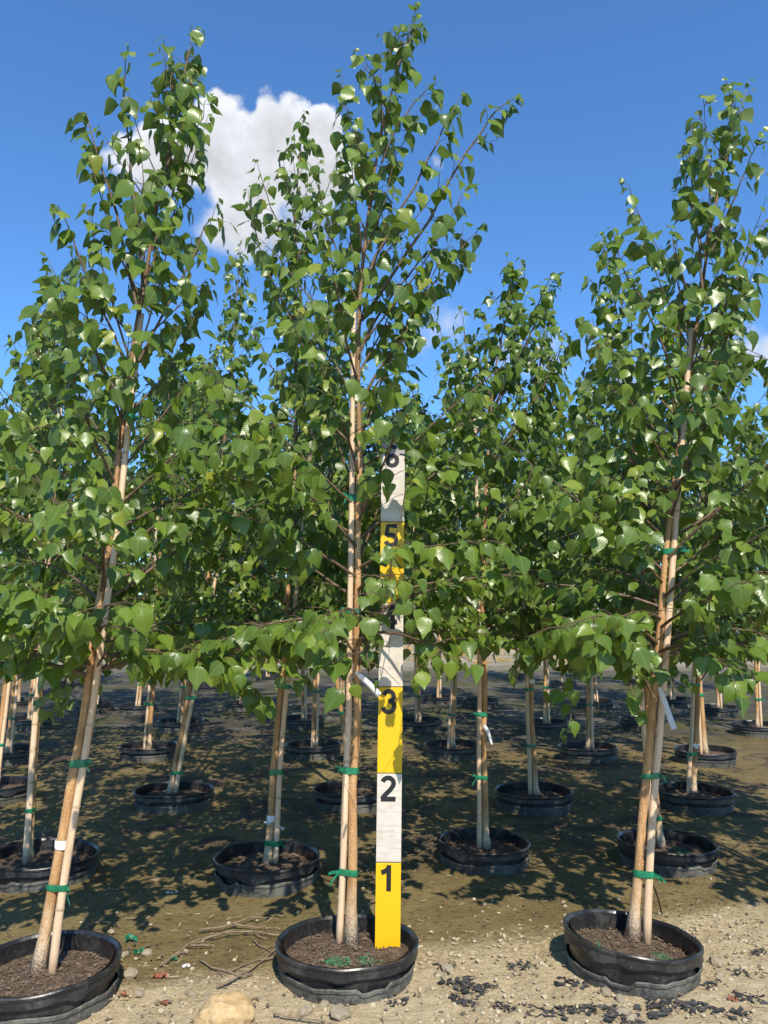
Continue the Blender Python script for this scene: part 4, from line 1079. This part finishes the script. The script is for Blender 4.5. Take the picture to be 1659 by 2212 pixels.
def scrap(px, py, s, seed, name, mat, label, cat, group=None, lift=.012, flat=.6):
    """A crumpled bit of sheet with thickness."""
    r = random.Random(seed); p = P(px, py, 0); mb = MB(); lace = mat == 'shred'; n, m = (15, 10) if lace else (9, 5); V = []; jit = {}
    for lay in (0, 1):
        for i in range(m):
            for j in range(n):
                u, v = j / (n - 1) * 2 - 1, i / (m - 1) * 2 - 1
                k = 1 + .55 * nz(u * 2, v * 2, seed * 3.7)
                if lace: u += jit.setdefault((i, j), (r.uniform(-.06, .06), r.uniform(-.09, .09)))[0]; v += jit[(i, j)][1]
                x = s * u * k + s * .3 * nz(v * 2, seed, 1); y = s * flat * v * k + s * .3 * nz(u * 2, seed, 7)
                z = lift * (.5 + nz(u * 2.2, v * 2.2, seed + .5)) + .004 + lay * .0015
                V.append((x, y, max(.003 + lay * .0015, z)))
    o = n * m; F = []
    for i in range(m - 1):
        for j in range(n - 1):
            if (nz(j * .55, i * .55, seed * 1.3) + .5 * nz(j * 1.3, i * 1.3, seed) < .05) if lace else (nz(j * .9, i * .9, seed * 1.3) < -.2): continue
            a, b, c, d = i * n + j, i * n + j + 1, (i + 1) * n + j + 1, (i + 1) * n + j
            F.append((o + a, o + b, o + c, o + d)); F.append((d, c, b, a))
    mb.add(V, F)
    return tag(put(name, mb.mesh(name, [M[mat]], False), None, (p.x, p.y, 0), (0, 0, r.uniform(-.5, .5))), label, cat, group)
SH = [(x, y, s_ * 1.15) for x, y, s_ in [(985, 2120, .05), (1015, 2140, .045), (1000, 2165, .04), (960, 2090, .03), (1060, 2065 + 70, .02), (1240, 2128, .042), (1130, 2090, .035), (1235, 2185, .04), (1300, 2185, .05), (1180, 2192, .045),
      (1400, 2190, .06), (1440, 2170, .05), (1540, 2130, .035), (1600, 2105, .03), (1620, 2160, .04), (1500, 2180, .04), (1580, 2195, .05), (1090, 2180, .03), (1640, 2060, .028), (1350, 2205, .04), (860, 2170, .03)]]
for k, (x, y, s) in enumerate(SH):
    scrap(x, y, s, 3 + k, 'plastic_shred', 'shred', 'crumbled shred of black weed fabric lying on the pale gravel', 'plastic scrap', 'black fabric shreds on the gravel', .007)
scrap(283, 2035, .022, 61, 'tape_scrap', 'tape', 'torn green tape scrap beside the leaning birch\'s pot', 'tape', None, .02, .35)
scrap(300, 2062, .018, 62, 'tape_scrap', 'tape', 'torn green tape scrap curled round a small stone', 'tape', None, .02, .35)
scrap(375, 2075, .012, 63, 'tape_scrap', 'tape', 'tiny green tape scrap on the straw-strewn gravel', 'tape', None, .01, .6)
scrap(345, 2113, .024, 64, 'dead_leaf', 'red_leaf', 'reddish brown dead leaf on the gravel between two pots', 'leaf', None, .012, .5)
scrap(265, 2155, .016, 65, 'dead_leaf', 'red_leaf', 'small rust-coloured dead leaf beside the leaning birch\'s pot', 'leaf', None, .01, .7)
scrap(355, 2172, .014, 66, 'dead_leaf', 'red_leaf', 'small rust-coloured dead leaf left of the tan stone', 'leaf', None, .01, .7)
scrap(1583, 2163, .013, 67, 'dead_leaf', 'red_leaf', 'rusty round dead leaf among black fabric shreds', 'leaf', None, .01, .8)
scrap(650, 1902, .022, 68, 'dead_leaf', 'red_leaf', 'orange brown dead leaf on silt behind the middle pot', 'leaf', None, .008, .4)
scrap(372, 1932, .022, 69, 'litter_scrap', 'litter', 'white plastic scrap on the silt between front pots', 'litter', None, .008, .3)
scrap(402, 2090, .013, 70, 'litter_scrap', 'litter', 'small white scrap among straw near the tan stone', 'litter', None, .006, .5)
scrap(245, 1925, .026, 71, 'litter_scrap', 'straw', 'pale wood splinter on the silt by the trunk shadow', 'litter', None, .006, .16)

# ------------------------------------------------------------------ beyond the block: low pots with pale canes, and trees
def far_pots():
    r = random.Random(31); mb = MB()
    lathe(mb, [(.30, 0), (.33, .16), (.36, .20), (.33, .21), (.30, .17), (0.001, .165)], 16); body = mb.mesh('container', [M['pot']])
    mb = MB(); tube(mb, [(0, 0, .1), (.01, 0, .8), (.0, .01, 1.7)], [.017, .016, .013], 6); cane = mb.mesh('cane', [M['far_cane']])
    for y, x0, n in ((27.5, -12.5, 15), (31.5, -14.5, 17), (36, -16.5, 18)):
        for k in range(n):
            x = x0 + k * (-2 * x0) / (n - 1) + r.uniform(-.25, .25)
            t_ = thing('container_pot', (x, y + r.uniform(-.3, .3), 0), 'low black container with a bare pale cane beyond the tree block', 'plant pot', 'containers on the far sunny strip', (0, 0, r.uniform(0, 6)))
            put('container', body, t_); c = put('cane', cane, t_); c.rotation_euler = (r.uniform(-.08, .08), r.uniform(-.08, .08), 0)
far_pots()
def far_tree(seed, H, W, n):
    r = np.random.default_rng(seed); lump = [(r.normal(0, W * .33), r.normal(0, W * .33), r.uniform(H * .30, H * .93), 0) for _ in range(26)]
    P_ = []; N_ = []
    for k in range(n):
        l = lump[r.integers(0, len(lump))]; hn = l[2] / H; rad = W * (.34 - .20 * hn) 
        v = r.normal(0, 1, 3); v /= np.linalg.norm(v); v *= rad * r.uniform(.55, 1.05)
        sh = 1 - .55 * hn
        P_.append((l[0] * sh + v[0], l[1] * sh + v[1], l[2] + v[2] * .8)); N_.append(v + np.array([0, 0, .5]))
    P_, N_ = np.array(P_), np.array(N_); A = r.normal(0, 1, (n, 3)) - np.array([0, 0, .4])
    S = r.uniform(.16, .34, n); mesh = leaves_mesh('foliage', P_, frames(A, N_), S, r.integers(0, 99, n), LO, [M['far_leaf'], M['far_bark']])
    mb = MB(); tube(mb, [(0, 0, 0), (.1, 0, H * .3), (0, .1, H * .6), (.05, 0, H * .92)], [.28, .22, .13, .03], 8)
    for k in range(7):
        a = k * 2.4; z = H * (.28 + .08 * k); tube(mb, [(0, 0, z), (math.cos(a) * W * .15, math.sin(a) * W * .15, z + .8), (math.cos(a) * W * .3, math.sin(a) * W * .3, z + 1.3)], [.09, .06, .02], 5, 0, False)
    return mesh, mb.mesh('trunk', [M['far_bark']])
FT_ = [far_tree(1, 12.5, 7.5, 5200), far_tree(2, 10.5, 9, 5200)]
far_list = [(-9.0, 36, 0, 1.12), (1.25, 40, 1, 1.24), (-17, 48, 1, 1.0), (-3.8, 56, 0, 1.0), (9, 58, 1, 1.05), (17, 60, 0, .95), (24, 58, 1, 1.0), (-26, 58, 0, .9), (-14, 62, 1, 1.0), (4, 64, 0, .9)]
far_label = {0: 'tall dark tree far behind, top showing between the leaning and the tallest birch', 1: 'dark tree far behind, crown showing just right of the tallest birch'}
for k, (x, y, f, s) in enumerate(far_list):
    t_ = thing('distant_tree', (x, y, 0), far_label.get(k, 'dark tree in the line closing off the nursery far behind'), 'tree', 'trees far behind the nursery block' if k > 1 else None, (0, 0, k * 1.3)); t_.scale = (s, s, s)
    fo = put('foliage', FT_[f][0], t_); fo['kind'] = 'stuff'; put('trunk', FT_[f][1], t_)
